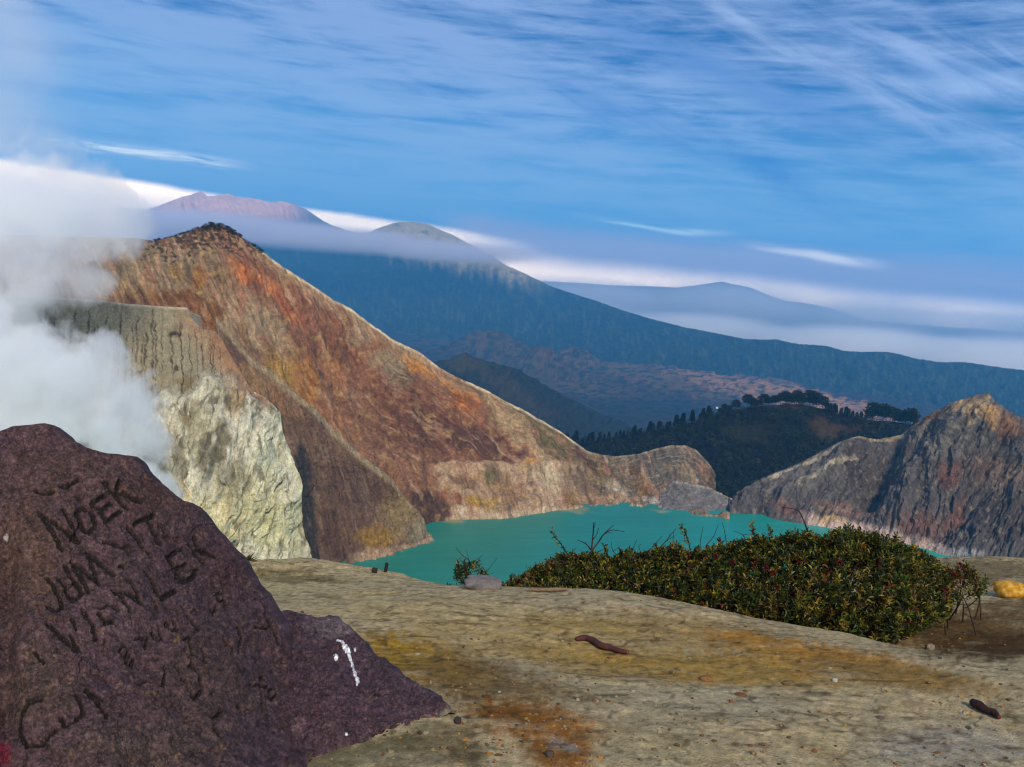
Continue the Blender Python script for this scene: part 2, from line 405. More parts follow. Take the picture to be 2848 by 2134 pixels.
def wall_paint(p, v):
    x, y = p.x, p.y
    top = curve(x, CREST); dy = y - top
    s = x - 0.42 * (y - 900) + 20 * fbm(x / 90, y / 90, 3, 3)
    st = fbm(s / 13, y / 130, 4, 21); st2 = fbm(s / 5, y / 60, 3, 22); fine = fbm(x / 7, y / 6, 4, 23)
    p.mask(np.ones_like(x), (154, 120, 90))
    p.blob(440, 750, 200, 110, (132, 118, 90), 0.95)
    p.blob(560, 760, 120, 100, (132, 112, 84), 0.8)
    p.blob(640, 980, 150, 170, (140, 116, 88), 0.7)
    # rust sweeping down the face
    p.line([(720, 730), (830, 850), (960, 990), (1090, 1090), (1260, 1190), (1420, 1280)], 85, (132, 84, 58), 0.8)
    p.line([(840, 950), (960, 1110), (1080, 1230), (1160, 1350)], 90, (128, 88, 62), 0.7)
    p.blob(1180, 1200, 120, 80, (100, 68, 52), 0.8, 25)
    p.blob(1340, 1240, 130, 45, (88, 62, 50), 0.85, 20)
    p.blob(1010, 960, 60, 110, (140, 94, 64), 0.6, -30)
    for cx, cy, rx, ry, c, a in ((676, 768, 34, 26, (190, 116, 60), 30), (640, 745, 14, 26, (172, 108, 54), 0), (742, 800, 46, 20, (182, 112, 68), 40),
                                 (800, 870, 60, 24, (158, 98, 62), 42), (1165, 1012, 58, 34, (196, 132, 56), 15), (1235, 1052, 46, 24, (200, 136, 66), 35),
                                 (1290, 1115, 44, 34, (176, 108, 52), 30), (770, 1050, 60, 80, (168, 136, 66), 0), (850, 1080, 36, 90, (158, 112, 56), -8),
                                 (555, 780, 26, 40, (150, 106, 44), 0), (400, 835, 70, 24, (132, 100, 58), 5), (490, 762, 18, 20, (150, 122, 70), 0),
                                 (930, 1020, 40, 60, (160, 112, 70), -20), (900, 1180, 70, 60, (150, 106, 74), -20)):
        p.blob(cx, cy, rx, ry, c, 0.85, a)
    # brown hollow behind the grey bench
    p.blob(520, 865, 105, 52, (112, 74, 36), 0.95, 8, 0.3, 0.15)
    p.blob(585, 905, 50, 30, (124, 84, 40), 0.9, 20)
    for cx, cy, rx, ry, a in ((700, 900, 22, 90, -12), (760, 920, 34, 80, -26), (640, 890, 22, 60, 10), (1075, 1010, 55, 40, 25), (1105, 1050, 40, 30, 40), (1000, 925, 40, 40, 30)):
        p.blob(cx, cy, rx, ry, (152, 136, 108), 0.8, a)
    # tan rim below the crest
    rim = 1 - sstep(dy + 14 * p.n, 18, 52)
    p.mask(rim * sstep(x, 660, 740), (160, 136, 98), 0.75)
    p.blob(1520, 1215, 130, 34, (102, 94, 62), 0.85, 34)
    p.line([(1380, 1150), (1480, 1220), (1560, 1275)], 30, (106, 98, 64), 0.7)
    p.mask((1 - sstep(dy + 3 * p.n, 5, 12)) * sstep(x, 700, 760), (214, 200, 166), 0.9)  # pale path on the crest, its bright rim light put into the colour
    # pale streaks on the right
    for q in ([(1360, 1110), (1400, 1175), (1440, 1240)], [(1440, 1170), (1470, 1230), (1520, 1300)], [(1395, 1130), (1420, 1180)]):
        p.line(q, 15, (176, 150, 112), 0.8, 0.9)
    # dark scrub on the summit
    sc = fbm(x / 13, y / 9, 4, 31) - 0.006 * dy + 0.55 * np.exp(-((x - 560) / 170) ** 2) - 0.12
    p.mask(sstep(sc, -0.02, 0.22) * (1 - sstep(dy, 70, 150)) * (1 - sstep(x, 690, 780)), (58, 46, 30), 0.95)
    # pale lower band over the water
    band = sstep(y + 6 * p.n, 1284, 1294) * sstep(x + 30 * p.n, 1195, 1225) * (1 - sstep(x, 1540, 1640))
    p.mask(band, (186, 160, 128), 0.95)
    for cx, cy, rx, ry, c, a in ((1290, 1350, 50, 26, (126, 100, 72), 10), (1400, 1370, 70, 36, (146, 116, 84), 20), (1520, 1325, 70, 30, (204, 186, 150), 32),
                                 (1450, 1310, 60, 16, (186, 166, 130), 15), (1330, 1410, 70, 20, (170, 136, 48), 0), (1270, 1425, 22, 18, (206, 188, 160), 0),
                                 (1590, 1395, 26, 22, (134, 118, 40), 0), (1480, 1290, 26, 10, (190, 140, 60), 0), (1420, 1410, 60, 14, (150, 130, 96), -10),
                                 (1250, 1395, 50, 22, (130, 84, 54), 20), (1360, 1330, 30, 26, (112, 104, 66), 0)):
        p.blob(cx, cy, rx, ry, c, 0.9, a)
    # saddle and dome
    p.blob(1690, 1320, 130, 90, (108, 97, 74), 0.9, 0)
    p.blob(1890, 1300, 160, 80, (104, 98, 86), 1.0, 0)
    p.line([(1600, 1255), (1640, 1290), (1680, 1320)], 11, (92, 58, 42), 0.8)
    p.line([(1758, 1310), (1780, 1345), (1800, 1375)], 17, (118, 86, 46), 0.85)
    p.line([(1690, 1345), (1730, 1370)], 14, (196, 180, 150), 0.9)
    p.blob(1705, 1390, 95, 17, (180, 146, 110), 0.85, 4)
    p.line([(1800, 1385), (1825, 1405), (1840, 1412)], 9, (206, 196, 182), 0.9)
    p.line([(1660, 1300), (1690, 1340)], 14, (120, 106, 50), 0.6)
    # dark brown scree fan beside the spur
    fan = (1 - sstep(polydist(x, y, [(1175, 1385), (1205, 1430), (1225, 1470)]) + 6 * p.n, 34, 50)) * sstep(y, 1360, 1385)
    p.mask(fan, (78, 56, 44), 0.95)
    # pale waterline
    sh = curve(x, SHORE); p.mask((1 - sstep(sh - y + 4 * p.n, 4, 11)) * sstep(x, 1225, 1260) * (1 - sstep(x, 1820, 1860)), (196, 178, 146), 0.8)
    u = -0.62 * (x - 1000) + 0.78 * (y - 1000) + 14 * fbm(x / 70, y / 70, 3, 8); w2 = 0.62 * y + 0.78 * x; dg = sstep(x + 0.3 * y, 1250, 1450) * (1 - sstep(y, 1280, 1300)) * (1 - sstep(x, 1560, 1700))
    sd = fbm(u / 6, w2 / 110, 4, 92) * dg + fbm(s / 7, y / 90, 4, 95) * (1 - dg); su = fbm(u / 22, w2 / 160, 4, 96) * dg + fbm(s / 24, y / 150, 4, 97) * (1 - dg)
    p.mask(sstep(su, 0.08, 0.42), (182, 150, 118), 0.55); p.mask(sstep(-su, 0.10, 0.42), (92, 66, 50), 0.55)
    p.mask(sstep(fbm(x / 30, y / 30, 4, 28), 0.12, 0.45), (176, 146, 92), 0.45); p.mask(sstep(fbm(s / 40, y / 90, 4, 98), 0.1, 0.45), (160, 112, 84), 0.5)
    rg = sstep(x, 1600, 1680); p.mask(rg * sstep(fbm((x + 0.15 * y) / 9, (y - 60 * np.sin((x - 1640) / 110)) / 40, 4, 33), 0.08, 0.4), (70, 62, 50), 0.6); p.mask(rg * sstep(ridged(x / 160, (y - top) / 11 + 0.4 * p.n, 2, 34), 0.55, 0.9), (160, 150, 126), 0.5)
    p.vary(sd, 0.55); p.vary(st2, 0.2); p.vary(fine, 0.35); p.vary(plates(x / 9, y / 12, 27), 0.22); p.vary(n2(x / 3, y / 3, 91), 0.3)
    p.c = p.c * np.array([0.84, 0.80, 0.78])

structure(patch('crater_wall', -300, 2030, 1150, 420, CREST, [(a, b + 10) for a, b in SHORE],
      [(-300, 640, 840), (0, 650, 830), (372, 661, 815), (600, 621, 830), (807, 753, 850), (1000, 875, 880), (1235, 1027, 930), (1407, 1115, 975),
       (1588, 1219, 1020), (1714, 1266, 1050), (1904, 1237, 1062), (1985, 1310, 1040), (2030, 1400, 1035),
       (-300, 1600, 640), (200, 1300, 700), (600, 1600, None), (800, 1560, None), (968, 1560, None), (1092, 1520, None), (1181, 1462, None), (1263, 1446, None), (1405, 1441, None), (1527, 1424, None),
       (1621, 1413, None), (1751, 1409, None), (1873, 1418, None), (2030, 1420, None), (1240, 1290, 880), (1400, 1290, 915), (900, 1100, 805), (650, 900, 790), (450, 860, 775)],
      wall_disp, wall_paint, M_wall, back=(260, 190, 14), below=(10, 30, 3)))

# brown spur running down into the lake
SPUR = [(600, 880), (640, 925), (701, 1000), (750, 1028), (791, 1067), (827, 1098), (884, 1146), (945, 1212), (1010, 1273), (1075, 1321), (1116, 1374), (1153, 1415),
        (1172, 1438), (1181, 1450), (1184, 1480), (1200, 1488), (1206, 1503)]
SPUR_B = [(600, 1640), (900, 1610), (968, 1562), (1010, 1550), (1092, 1538), (1173, 1520), (1206, 1508)]
def spur_disp(x, y, v):
    s = x - 0.3 * (y - 1200) + 16 * fbm(x / 80, y / 80, 3, 5)
    g = 5.0 * ridged(s / 70, y / 340, 3, 32) + 2.4 * ridged(s / 24, y / 120, 3, 33) + 2.4 * fbm(x / 22, y / 22, 5, 34, 0.6) + 1.0 * plates(s / 24, y / 46, 38) + 0.5 * plates(x / 10, y / 14, 39)
    return g * (0.3 + 0.7 * sstep(v, 0, 0.12)) * (0.35 + 0.65 * sstep(SPUR_B[-1][0] - x, 0, 60))
def spur_paint(p, v):
    x, y = p.x, p.y; dy = y - curve(x, SPUR)
    p.mask(np.ones_like(x), (98, 76, 58))
    p.blob(730, 1060, 80, 60, (136, 108, 74), 0.85); p.blob(800, 1120, 60, 50, (128, 96, 66), 0.8, 40)
    p.blob(930, 1270, 90, 70, (112, 88, 68), 0.7, 40); p.blob(960, 1350, 110, 60, (86, 66, 54), 0.8, 40)
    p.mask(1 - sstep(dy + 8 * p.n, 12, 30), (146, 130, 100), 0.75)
    p.blob(1110, 1440, 60, 70, (132, 112, 76), 0.85, 30); p.blob(1050, 1500, 60, 36, (142, 110, 46), 0.85, 0); p.blob(1160, 1480, 24, 34, (126, 118, 92), 0.8)
    p.line([(828, 1270), (840, 1380), (848, 1480), (872, 1560)], 26, (48, 46, 42), 0.95, 0.4)
    p.line([(905, 1440), (930, 1540)], 22, (78, 58, 46), 0.7)
    sh = curve(x, SPUR_B); p.mask((1 - sstep(sh - y + 5 * p.n, 7, 20)) * sstep(x, 960, 990), (160, 134, 108), 0.8)
    s = x - 0.3 * (y - 1200)
    p.mask(sstep(fbm(s / 20, y / 120, 4, 99), 0.1, 0.45), (124, 104, 86), 0.5); p.vary(fbm(s / 8, y / 90, 4, 36), 0.5); p.vary(fbm(x / 7, y / 7, 4, 37), 0.45); p.vary(plates(x / 9, y / 12, 27), 0.2); p.vary(n2(x / 3, y / 3, 92), 0.28)
structure(patch('crater_spur', 600, 1206, 420, 330, SPUR, [(a, b + 8) for a, b in SPUR_B],
      [(600, 880, 772), (701, 1000, 758), (827, 1098, 745), (945, 1212, 745), (1075, 1321, 752), (1153, 1415, 764), (1181, 1450, 768), (1206, 1503, None), (968, 1562, None),
       (1092, 1538, None), (900, 1610, 668), (600, 1640, 650), (760, 1350, 690), (940, 1380, 728)],
      spur_disp, spur_paint, M_wall, back=(70, 90, 8), below=(6, 30, 3)))

# grey fluted bench and the pale sulphur rib below it
BENCH = [(-300, 800), (0, 815), (200, 830), (300, 838), (354, 845), (445, 852), (521, 856), (527, 872), (540, 894), (564, 916), (597, 920), (615, 941), (650, 1004), (681, 1055), (701, 1092),
         (738, 1106), (778, 1150), (786, 1203), (807, 1256), (820, 1330), (824, 1400), (832, 1484), (852, 1557), (862, 1600)]
GULLIES = [(x0 + 5 * math.sin(x0), 880 + 40 * math.sin(x0 * 1.7), 190 + 120 * math.sin(x0 * 2.3 + 1), 1.2 + 1.7 * abs(math.sin(x0 * 3.1)) ** 2) for x0 in list(range(-280, 300, 17)) + [312, 322, 336, 352, 366, 379, 396, 408, 424, 438, 452, 474, 497, 522, 536, 556, 572, 588, 602]]
def gully(x, y):
    """rain gullies that run down the bench, each with its own start, length and width"""
    g = np.zeros_like(x); w = 8 * fbm(x / 40, y / 30, 4, 40) + 3.5 * n2(x / 11, y / 13, 57)
    for x0, y0, ln, wd in GULLIES:
        d = np.abs(x + w - x0 - 0.06 * (x0 - 430) * (y - y0) / 100); k = 1 - sstep(d / (wd * (0.7 + 0.6 * n2(y / 23, x0 + 0 * y, 58))), 0.3, 1.3)
        g = np.maximum(g, k * sstep(y, y0, y0 + 30) * (1 - sstep(y, y0 + ln, y0 + ln + 90)))
    return np.clip(g, 0, 1)
def rib_disp(x, y, v):
    rib = sstep(y + 0.35 * (x - 500) + 60 * fbm(x / 90, y / 90, 2, 6), 1060, 1160)
    fl = gully(x, y)
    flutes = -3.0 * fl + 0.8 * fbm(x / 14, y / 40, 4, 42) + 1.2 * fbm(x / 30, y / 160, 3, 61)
    s = x + 0.22 * (y - 1300) + 20 * fbm(x / 60, y / 60, 3, 43)
    r = 9 * ridged(s / 110, y / 360, 2, 44) + 2.4 * ridged(s / 34, y / 170, 2, 45) + 3.0 * fbm(s / 34, y / 80, 5, 46, 0.55) + 3.2 * plates(s / 40, y / 120, 59) + 0.9 * plates(x / 13, y / 26, 60)
    edge = sstep(v, 0, 0.10)
    return (flutes * (1 - rib) + (r + 6) * rib) * (0.15 + 0.85 * edge)
def rib_paint(p, v):
    x, y = p.x, p.y
    rib = sstep(y + 0.35 * (x - 500) + 60 * fbm(x / 90, y / 90, 2, 6) + 20 * p.n, 1060, 1170)
    p.mask(np.ones_like(x), (136, 126, 100))
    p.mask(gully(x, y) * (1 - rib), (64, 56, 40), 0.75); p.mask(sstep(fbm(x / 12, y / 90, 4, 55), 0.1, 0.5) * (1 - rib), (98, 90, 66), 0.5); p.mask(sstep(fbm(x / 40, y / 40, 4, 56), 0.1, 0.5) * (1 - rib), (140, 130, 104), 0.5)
    p.blob(486, 931, 17, 9, (58, 46, 36), 0.95); p.blob(490, 1025, 9, 8, (60, 48, 36), 0.9); p.blob(520, 1060, 30, 24, (104, 88, 48), 0.7)
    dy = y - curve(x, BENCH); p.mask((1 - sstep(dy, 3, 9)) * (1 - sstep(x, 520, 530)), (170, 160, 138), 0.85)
    p.blob(640, 990, 50, 60, (138, 122, 92), 0.7)
    p.mask(rib, (202, 198, 176), 0.95)
    for cx, cy, rx, ry, c, a in ((650, 1075, 50, 36, (176, 168, 146), 0), (650, 1130, 34, 50, (156, 116, 46), 0), (610, 1120, 50, 60, (160, 156, 128), 0), (740, 1130, 40, 24, (132, 110, 82), 30),
                                 (760, 1180, 40, 50, (176, 176, 152), 0), (740, 1280, 60, 80, (188, 188, 158), 10), (560, 1230, 70, 80, (150, 142, 108), 0), (700, 1400, 90, 90, (194, 186, 142), 0),
                                 (600, 1450, 80, 80, (190, 180, 132), -10), (740, 1470, 60, 80, (188, 184, 138), 0), (500, 1400, 50, 80, (190, 178, 136), 0), (640, 1330, 40, 70, (128, 122, 92), 12),
                                 (470, 1260, 40, 60, (150, 130, 92), 0), (800, 1480, 26, 90, (160, 164, 130), -4), (540, 1180, 30, 40, (116, 102, 70), 0), (590, 1290, 22, 60, (92, 82, 58), 8), (520, 1290, 18, 60, (100, 88, 66), 0),
                                 (450, 1370, 60, 30, (132, 112, 76), 0), (620, 1240, 20, 50, (96, 86, 60), 10)):
        p.blob(cx, cy, rx, ry, c, 0.75, a, 0.6, 0.5)
    p.line([(688, 1068), (740, 1108), (784, 1160), (800, 1240), (818, 1330), (820, 1420), (836, 1500), (856, 1560)], 12, (186, 186, 150), 0.6)
    p.line([(545, 895), (590, 925), (640, 1000), (705, 1095)], 46, (150, 120, 90), 0.75, 0.9); p.line([(600, 935), (660, 1030), (720, 1105)], 20, (134, 96, 66), 0.6, 1.0)
    s = x + 0.22 * (y - 1300)
    k = 0.35 + 0.65 * rib
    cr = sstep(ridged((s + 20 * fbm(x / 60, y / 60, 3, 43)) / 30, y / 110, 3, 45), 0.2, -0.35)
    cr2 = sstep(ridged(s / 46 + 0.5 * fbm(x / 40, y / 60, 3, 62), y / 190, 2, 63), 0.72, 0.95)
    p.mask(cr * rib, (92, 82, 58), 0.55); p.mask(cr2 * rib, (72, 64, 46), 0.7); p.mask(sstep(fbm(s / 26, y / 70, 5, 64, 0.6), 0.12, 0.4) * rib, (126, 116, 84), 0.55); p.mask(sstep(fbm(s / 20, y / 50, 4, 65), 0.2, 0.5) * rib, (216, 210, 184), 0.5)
    p.vary(fbm(s / 12, y / 60, 4, 48) * k, 0.36); p.vary(fbm(x / 6, y / 6, 4, 49), 0.34); p.vary(plates(x / 10, y / 20, 27) * k, 0.2); p.vary(n2(x / 3, y / 3, 93), 0.22)
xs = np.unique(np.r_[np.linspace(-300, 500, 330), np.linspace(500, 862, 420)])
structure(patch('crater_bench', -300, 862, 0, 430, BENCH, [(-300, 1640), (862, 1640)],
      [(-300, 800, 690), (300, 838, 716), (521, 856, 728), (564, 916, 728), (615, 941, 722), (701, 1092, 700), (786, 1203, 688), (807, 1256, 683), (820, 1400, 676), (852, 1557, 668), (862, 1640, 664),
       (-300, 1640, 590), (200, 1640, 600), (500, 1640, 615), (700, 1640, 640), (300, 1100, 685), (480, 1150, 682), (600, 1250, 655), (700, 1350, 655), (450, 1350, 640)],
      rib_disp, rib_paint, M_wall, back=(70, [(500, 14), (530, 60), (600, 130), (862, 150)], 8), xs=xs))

# grey ledge that dams the lake
LEDGE = [(1835, 1352), (1860, 1338), (1900, 1342), (1940, 1350), (1975, 1358), (1990, 1368), (2005, 1374), (2029, 1386), (2070, 1392), (2111, 1389), (2160, 1384), (2200, 1380)]
LEDGE_B = [(1835, 1415), (1873, 1418), (2000, 1419), (2050, 1421), (2131, 1430), (2200, 1446)]
def ledge_paint(p, v):
    x, y = p.x, p.y
    p.mask(np.ones_like(x), (112, 106, 100)); p.mask(1 - sstep(v, 0.05, 0.14), (150, 142, 126), 0.8)
    p.blob(2060, 1408, 60, 10, (128, 122, 120), 0.7); p.mask(sstep(v, 0.9, 1.0), (134, 126, 112), 0.7)
    p.mask(sstep(-ridged((x + 0.8 * y) / 12, y / 40, 2, 51), 0.1, 0.6) * (1 - sstep(y, 1375, 1395)), (66, 60, 58), 0.55)
    p.vary(fbm(x / 6, y / 4, 4, 52), 0.45); p.vary(plates(x / 9, y / 7, 27), 0.4)
structure(patch('lake_dam', 1835, 2200, 260, 60, LEDGE, [(a, b + 5) for a, b in LEDGE_B],
      [(1835, 1352, 985), (1900, 1342, 975), (1990, 1368, 968), (2070, 1392, 955), (2160, 1384, 945), (2200, 1380, 940)] + [(a, b, None) for a, b in LEDGE_B],
      lambda x, y, v: 1.6 * ridged((x + 0.8 * y) / 14, y / 40, 3, 53) * (1 - sstep(y, 1376, 1396)) + 0.9 * fbm(x / 10, y / 8, 4, 54), ledge_paint, M_wall, back=(60, 40, 6), below=(4, 20, 2)))

# right-hand massif
RIGHT = [(2030, 1392), (2050, 1376), (2082, 1356), (2119, 1332), (2176, 1310), (2233, 1286), (2286, 1257), (2339, 1230), (2387, 1219), (2436, 1225), (2469, 1217), (2505, 1211), (2530, 1194), (2566, 1168),
         (2595, 1152), (2632, 1131), (2668, 1117), (2713, 1105), (2745, 1097), (2756, 1110), (2778, 1129), (2802, 1144), (2848, 1168), (2950, 1230), (3200, 1300)]
RIGHT_B = [(2030, 1421), (2131, 1430), (2139, 1436), (2233, 1455), (2294, 1465), (2355, 1471), (2404, 1479), (2436, 1491), (2518, 1512), (2583, 1526), (2640, 1545), (2848, 1600), (3200, 1690)]
def right_disp(x, y, v):
    s = x + 0.75 * (y - 1200) + 18 * fbm(x / 90, y / 90, 3, 61)
    r = sstep(x + 0.2 * (y - 1300), 2420, 2520)
    a = 8.0 * ridged(s / 120, (y - 0.3 * x) / 260, 3, 62) + 3.4 * ridged(s / 36, (y - .3 * x) / 120, 3, 63)
    s2 = x + 0.35 * (y - 1200) * np.where(x > 2650, 1.3, 1) + 18 * fbm(x / 70, y / 70, 3, 64)
    b = 12 * ridged(s2 / 95, y / 300, 3, 65) + 4.5 * ridged(s2 / 30, y / 120, 3, 66) + 1.2 * ridged(s2 / 11, y / 50, 2, 69)
    g = a * (1 - r) + b * r + 3.0 * fbm(x / 30, y / 26, 5, 67, 0.6) + 1.5 * plates(s2 / 34, y / 60, 73) + 0.8 * plates(x / 14, y / 18, 74)
    # rib down from the middle shoulder, and the corner of the summit
    g = g + 9 * np.exp(-(polydist(x, y, [(2387, 1222), (2330, 1290), (2250, 1350), (2180, 1390)]) / 26) ** 2)
    g = g + 12 * np.exp(-(polydist(x, y, [(2735, 1105), (2650, 1230), (2560, 1330), (2500, 1430)]) / 40) ** 2)
    g = g - 10 * np.exp(-(polydist(x, y, [(2500, 1225), (2470, 1300), (2430, 1400)]) / 34) ** 2)
    g = g - 12 * np.exp(-(polydist(x, y, [(2790, 1220), (2700, 1400), (2640, 1490)]) / 30) ** 2)
    return g * (0.25 + 0.75 * sstep(v, 0, 0.12)) * (1 - 0.75 * sstep(v, 0.84, 1.0)) + 2.0 * fbm(x / 22, y / 10, 4, 79) * sstep(v, 0.84, 1.0)
def right_paint(p, v):
    x, y = p.x, p.y; dy = y - curve(x, RIGHT)
    s = x + 0.75 * (y - 1200) + 18 * fbm(x / 90, y / 90, 3, 61)
    p.mask(np.ones_like(x), (84, 79, 75))
    for cx, cy, rx, ry, c, a in ((2250, 1340, 150, 40, (98, 93, 88), -25), (2390, 1300, 50, 60, (76, 68, 64), -30), (2430, 1370, 70, 70, (76, 68, 62), 0), (2620, 1230, 90, 60, (104, 98, 90), 0),
                                 (2700, 1140, 70, 34, (150, 126, 92), 20), (2755, 1170, 26, 34, (158, 124, 76), 0), (2800, 1190, 40, 34, (128, 92, 64), 20), (2720, 1310, 90, 40, (98, 80, 70), -20),
                                 (2640, 1340, 26, 40, (98, 66, 54), 0), (2800, 1330, 60, 60, (106, 90, 78), 0), (2560, 1475, 80, 40, (108, 76, 66), 8), (2660, 1440, 26, 60, (104, 74, 62), 30),
                                 (2190, 1428, 50, 12, (114, 80, 70), 12), (2360, 1430, 110, 20, (126, 100, 86), 6), (2590, 1160, 50, 22, (116, 88, 60), -25), (2780, 1450, 80, 80, (70, 62, 58), 0),
                                 (2520, 1400, 40, 60, (84, 78, 76), 0), (2840, 1480, 40, 60, (72, 62, 60), 0)):
        p.blob(cx, cy, rx, ry, c, 0.85, a, 0.6, 0.4)
    for q in ([(2390, 1222), (2310, 1262), (2230, 1300), (2130, 1345)], [(2380, 1280), (2300, 1320), (2210, 1375)], [(2330, 1240), (2240, 1295), (2150, 1345)]):
        p.line(q, 6, (168, 156, 132), 0.6, 0.8)
    p.line([(2390, 1225), (2450, 1228), (2510, 1216)], 7, (160, 144, 112), 0.7)
    p.line([(2745, 1105), (2710, 1145), (2700, 1190)], 7, (172, 148, 108), 0.6)
    sh = curve(x, RIGHT_B); q = sh - y + 9 * p.n
    p.mask((1 - sstep(q, 8, 24)) * sstep(x, 2210, 2270) * (1 - sstep(x, 2600, 2660)), (196, 168, 152), 0.85)
    p.blob(2310, 1452, 34, 9, (180, 150, 84), 0.6, 10)
    p.blob(2680, 1545, 70, 12, (160, 156, 150), 0.6, 10)
    p.vary(fbm(s / 14, (y - .3 * x) / 90, 4, 70) * (1 - sstep(x, 2420, 2520)), 0.36)
    p.vary(fbm((x + 0.4 * y) / 10, y / 70, 4, 71) * sstep(x, 2420, 2520), 0.42)
    p.vary(fbm(x / 6, y / 6, 4, 72), 0.45); p.vary(plates(x / 10, y / 13, 27), 0.25); p.mask(sstep(fbm((x + .5 * y) / 16, y / 70, 4, 76), 0.08, 0.40), (50, 42, 40), 0.65); p.mask(sstep(fbm(x / 18, y / 18, 4, 78), 0.15, 0.5), (150, 140, 122), 0.4); p.vary(n2(x / 3, y / 3, 94), 0.28)
xs = np.unique(np.r_[np.linspace(2030, 2860, 620), np.linspace(2860, 3200, 60)])
structure(patch('crater_headland', 2030, 3200, 0, 330, RIGHT, [(a, b + 8) for a, b in RIGHT_B],
      [(2030, 1392, 962), (2050, 1376, 962), (2119, 1332, 968), (2286, 1257, 985), (2387, 1219, 980), (2505, 1211, 975), (2632, 1131, 950), (2745, 1097, 935), (2848, 1168, 915), (3200, 1300, 880),
       (2620, 1330, 895), (2400, 1350, 935), (2780, 1350, 880)] + [(a, b, None) for a, b in RIGHT_B],
      right_disp, right_paint, M_wall, back=(240, 170, 12), below=(8, 30, 3), xs=xs))

# ------------------------------------------------------------------ lake
def build_lake():
    xs = np.linspace(-700, 900, 260); ys = np.linspace(120, 985, 240)
    X, Y = np.meshgrid(xs, ys); Z = np.full_like(X, LAKE)
    P = np.stack([X, Y, Z], -1); px, py = project(P)
    p = Paint(px, py, (12, 122, 104), 5)
    p.mask(sstep(px + 0.4 * (py - 1450), 1700, 2400), (14, 152, 138), 0.8)
    p.blob(1600, 1425, 45, 7, (140, 140, 84), 0.75, 2); p.blob(1262, 1450, 20, 6, (150, 140, 84), 0.8); p.blob(1840, 1419, 28, 4, (150, 146, 96), 0.7)
    p.vary(fbm(X / 60, Y / 40, 4, 82), 0.12); p.vary(fbm((X + .3 * Y) / 70, (Y - .3 * X) / 9, 4, 83), 0.2)
    m = bpy.data.materials.new('lake_water'); m.use_nodes = True; t = NT(m.node_tree); b = t.n['Principled BSDF']
    t.put(b.inputs['Base Color'], t.new('ShaderNodeAttribute', attribute_name='Col').outputs['Color'])
    b.inputs['Roughness'].default_value = 0.32; b.inputs['Specular IOR Level'].default_value = 0.25
    g = t.new('ShaderNodeTexCoord').outputs['Object']
    bp = t.new('ShaderNodeBump'); bp.inputs['Strength'].default_value = 0.25; bp.inputs['Distance'].default_value = 1.0
    t.put(bp.inputs['Height'], t.noise(t.v('MULTIPLY', g, (0.35, 0.9, 1)), 0.5, 5, 0.6)); t.put(b.inputs['Normal'], bp.outputs[0])
    return structure(mesh_obj('lake', P.reshape(-1, 3), grid_faces(240, 260), m, p.c.reshape(-1, 3)))
build_lake()

# ------------------------------------------------------------------ valley, hills and far volcanoes
VAL = -700.0
def build_valley():
    d = np.geomspace(1250, 24000, 560)[:, None]
    s = np.unique(np.r_[np.linspace(-1.0, -0.32, 60), np.linspace(-0.32, 0.6, 640), np.linspace(0.6, 1.0, 40)])[None]
    X = s * d; Y = d + 0 * s
    Z = VAL + 26 * fbm(X / 700, Y / 700, 4, 101) + 14 * ridged(X / 330, Y / 330, 3, 104) + 5 * fbm(X / 90, Y / 90, 3, 102)
    for px, py, dd, rad, top in ((1368, 914, 6500, 400, 1), (1255, 965, 6300, 240, 0.6), (1512, 960, 6000, 230, 1), (1600, 962, 6900, 200, 1), (1430, 965, 6300, 200, 0.6), (1770, 1125, 4700, 150, 1)):
        c = at(px, py, np.float64(dd)); h = (c[2] - VAL) * top
        r = np.hypot(X - c[0], Y - c[1]) / rad; r = r * (1 + 0.14 * n2(X / 160, Y / 160, 103))
        bump = h * (np.clip(1.12 - r * 0.75, 0, 0.9) ** 1.3)
        Z = np.maximum(Z, VAL + bump * 1.02 + (Z - VAL) * 0.4)
    P = np.stack([X, Y, Z], -1); px, py = project(P)
    p = Paint(px, py, (60, 48, 40), 3)
    p.blob(1420, 960, 260, 50, (88, 68, 38), 0.75, 5); p.blob(1500, 1030, 170, 40, (84, 66, 34), 0.75, 10)
    p.blob(1640, 1080, 160, 26, (104, 78, 38), 0.7, 8); p.blob(1850, 1050, 300, 40, (116, 88, 44), 0.75, 11)
    p.blob(2150, 1090, 300, 34, (176, 124, 70), 0.9, 13); p.blob(2330, 1130, 180, 26, (196, 136, 70), 0.85, 14); p.blob(2000, 1020, 200, 18, (112, 90, 54), 0.7, 12)
    p.blob(1600, 1160, 200, 40, (44, 44, 34), 0.8, 6); p.blob(1850, 1140, 160, 26, (46, 48, 44), 0.8, 6)
    s2 = X / Y
    tr = fbm(px / 26, py / 7, 5, 105); p.mask(sstep(tr, 0.02, 0.22), (16, 22, 16), 0.85)
    p.mask(sstep(fbm(px / 5, py / 2.4, 3, 106), 0.1, 0.4), (20, 28, 22), 0.6)
    p.vary(fbm(px / 14, py / 6, 4, 107), 0.25); p.mask(sstep(fbm(px / 50, py / 16, 4, 108), 0.05, 0.35), (40, 50, 26), 0.5)
    return structure(mesh_obj('valley_ground', P.reshape(-1, 3), grid_faces(*X.shape), M_far, p.c.reshape(-1, 3)))
build_valley()

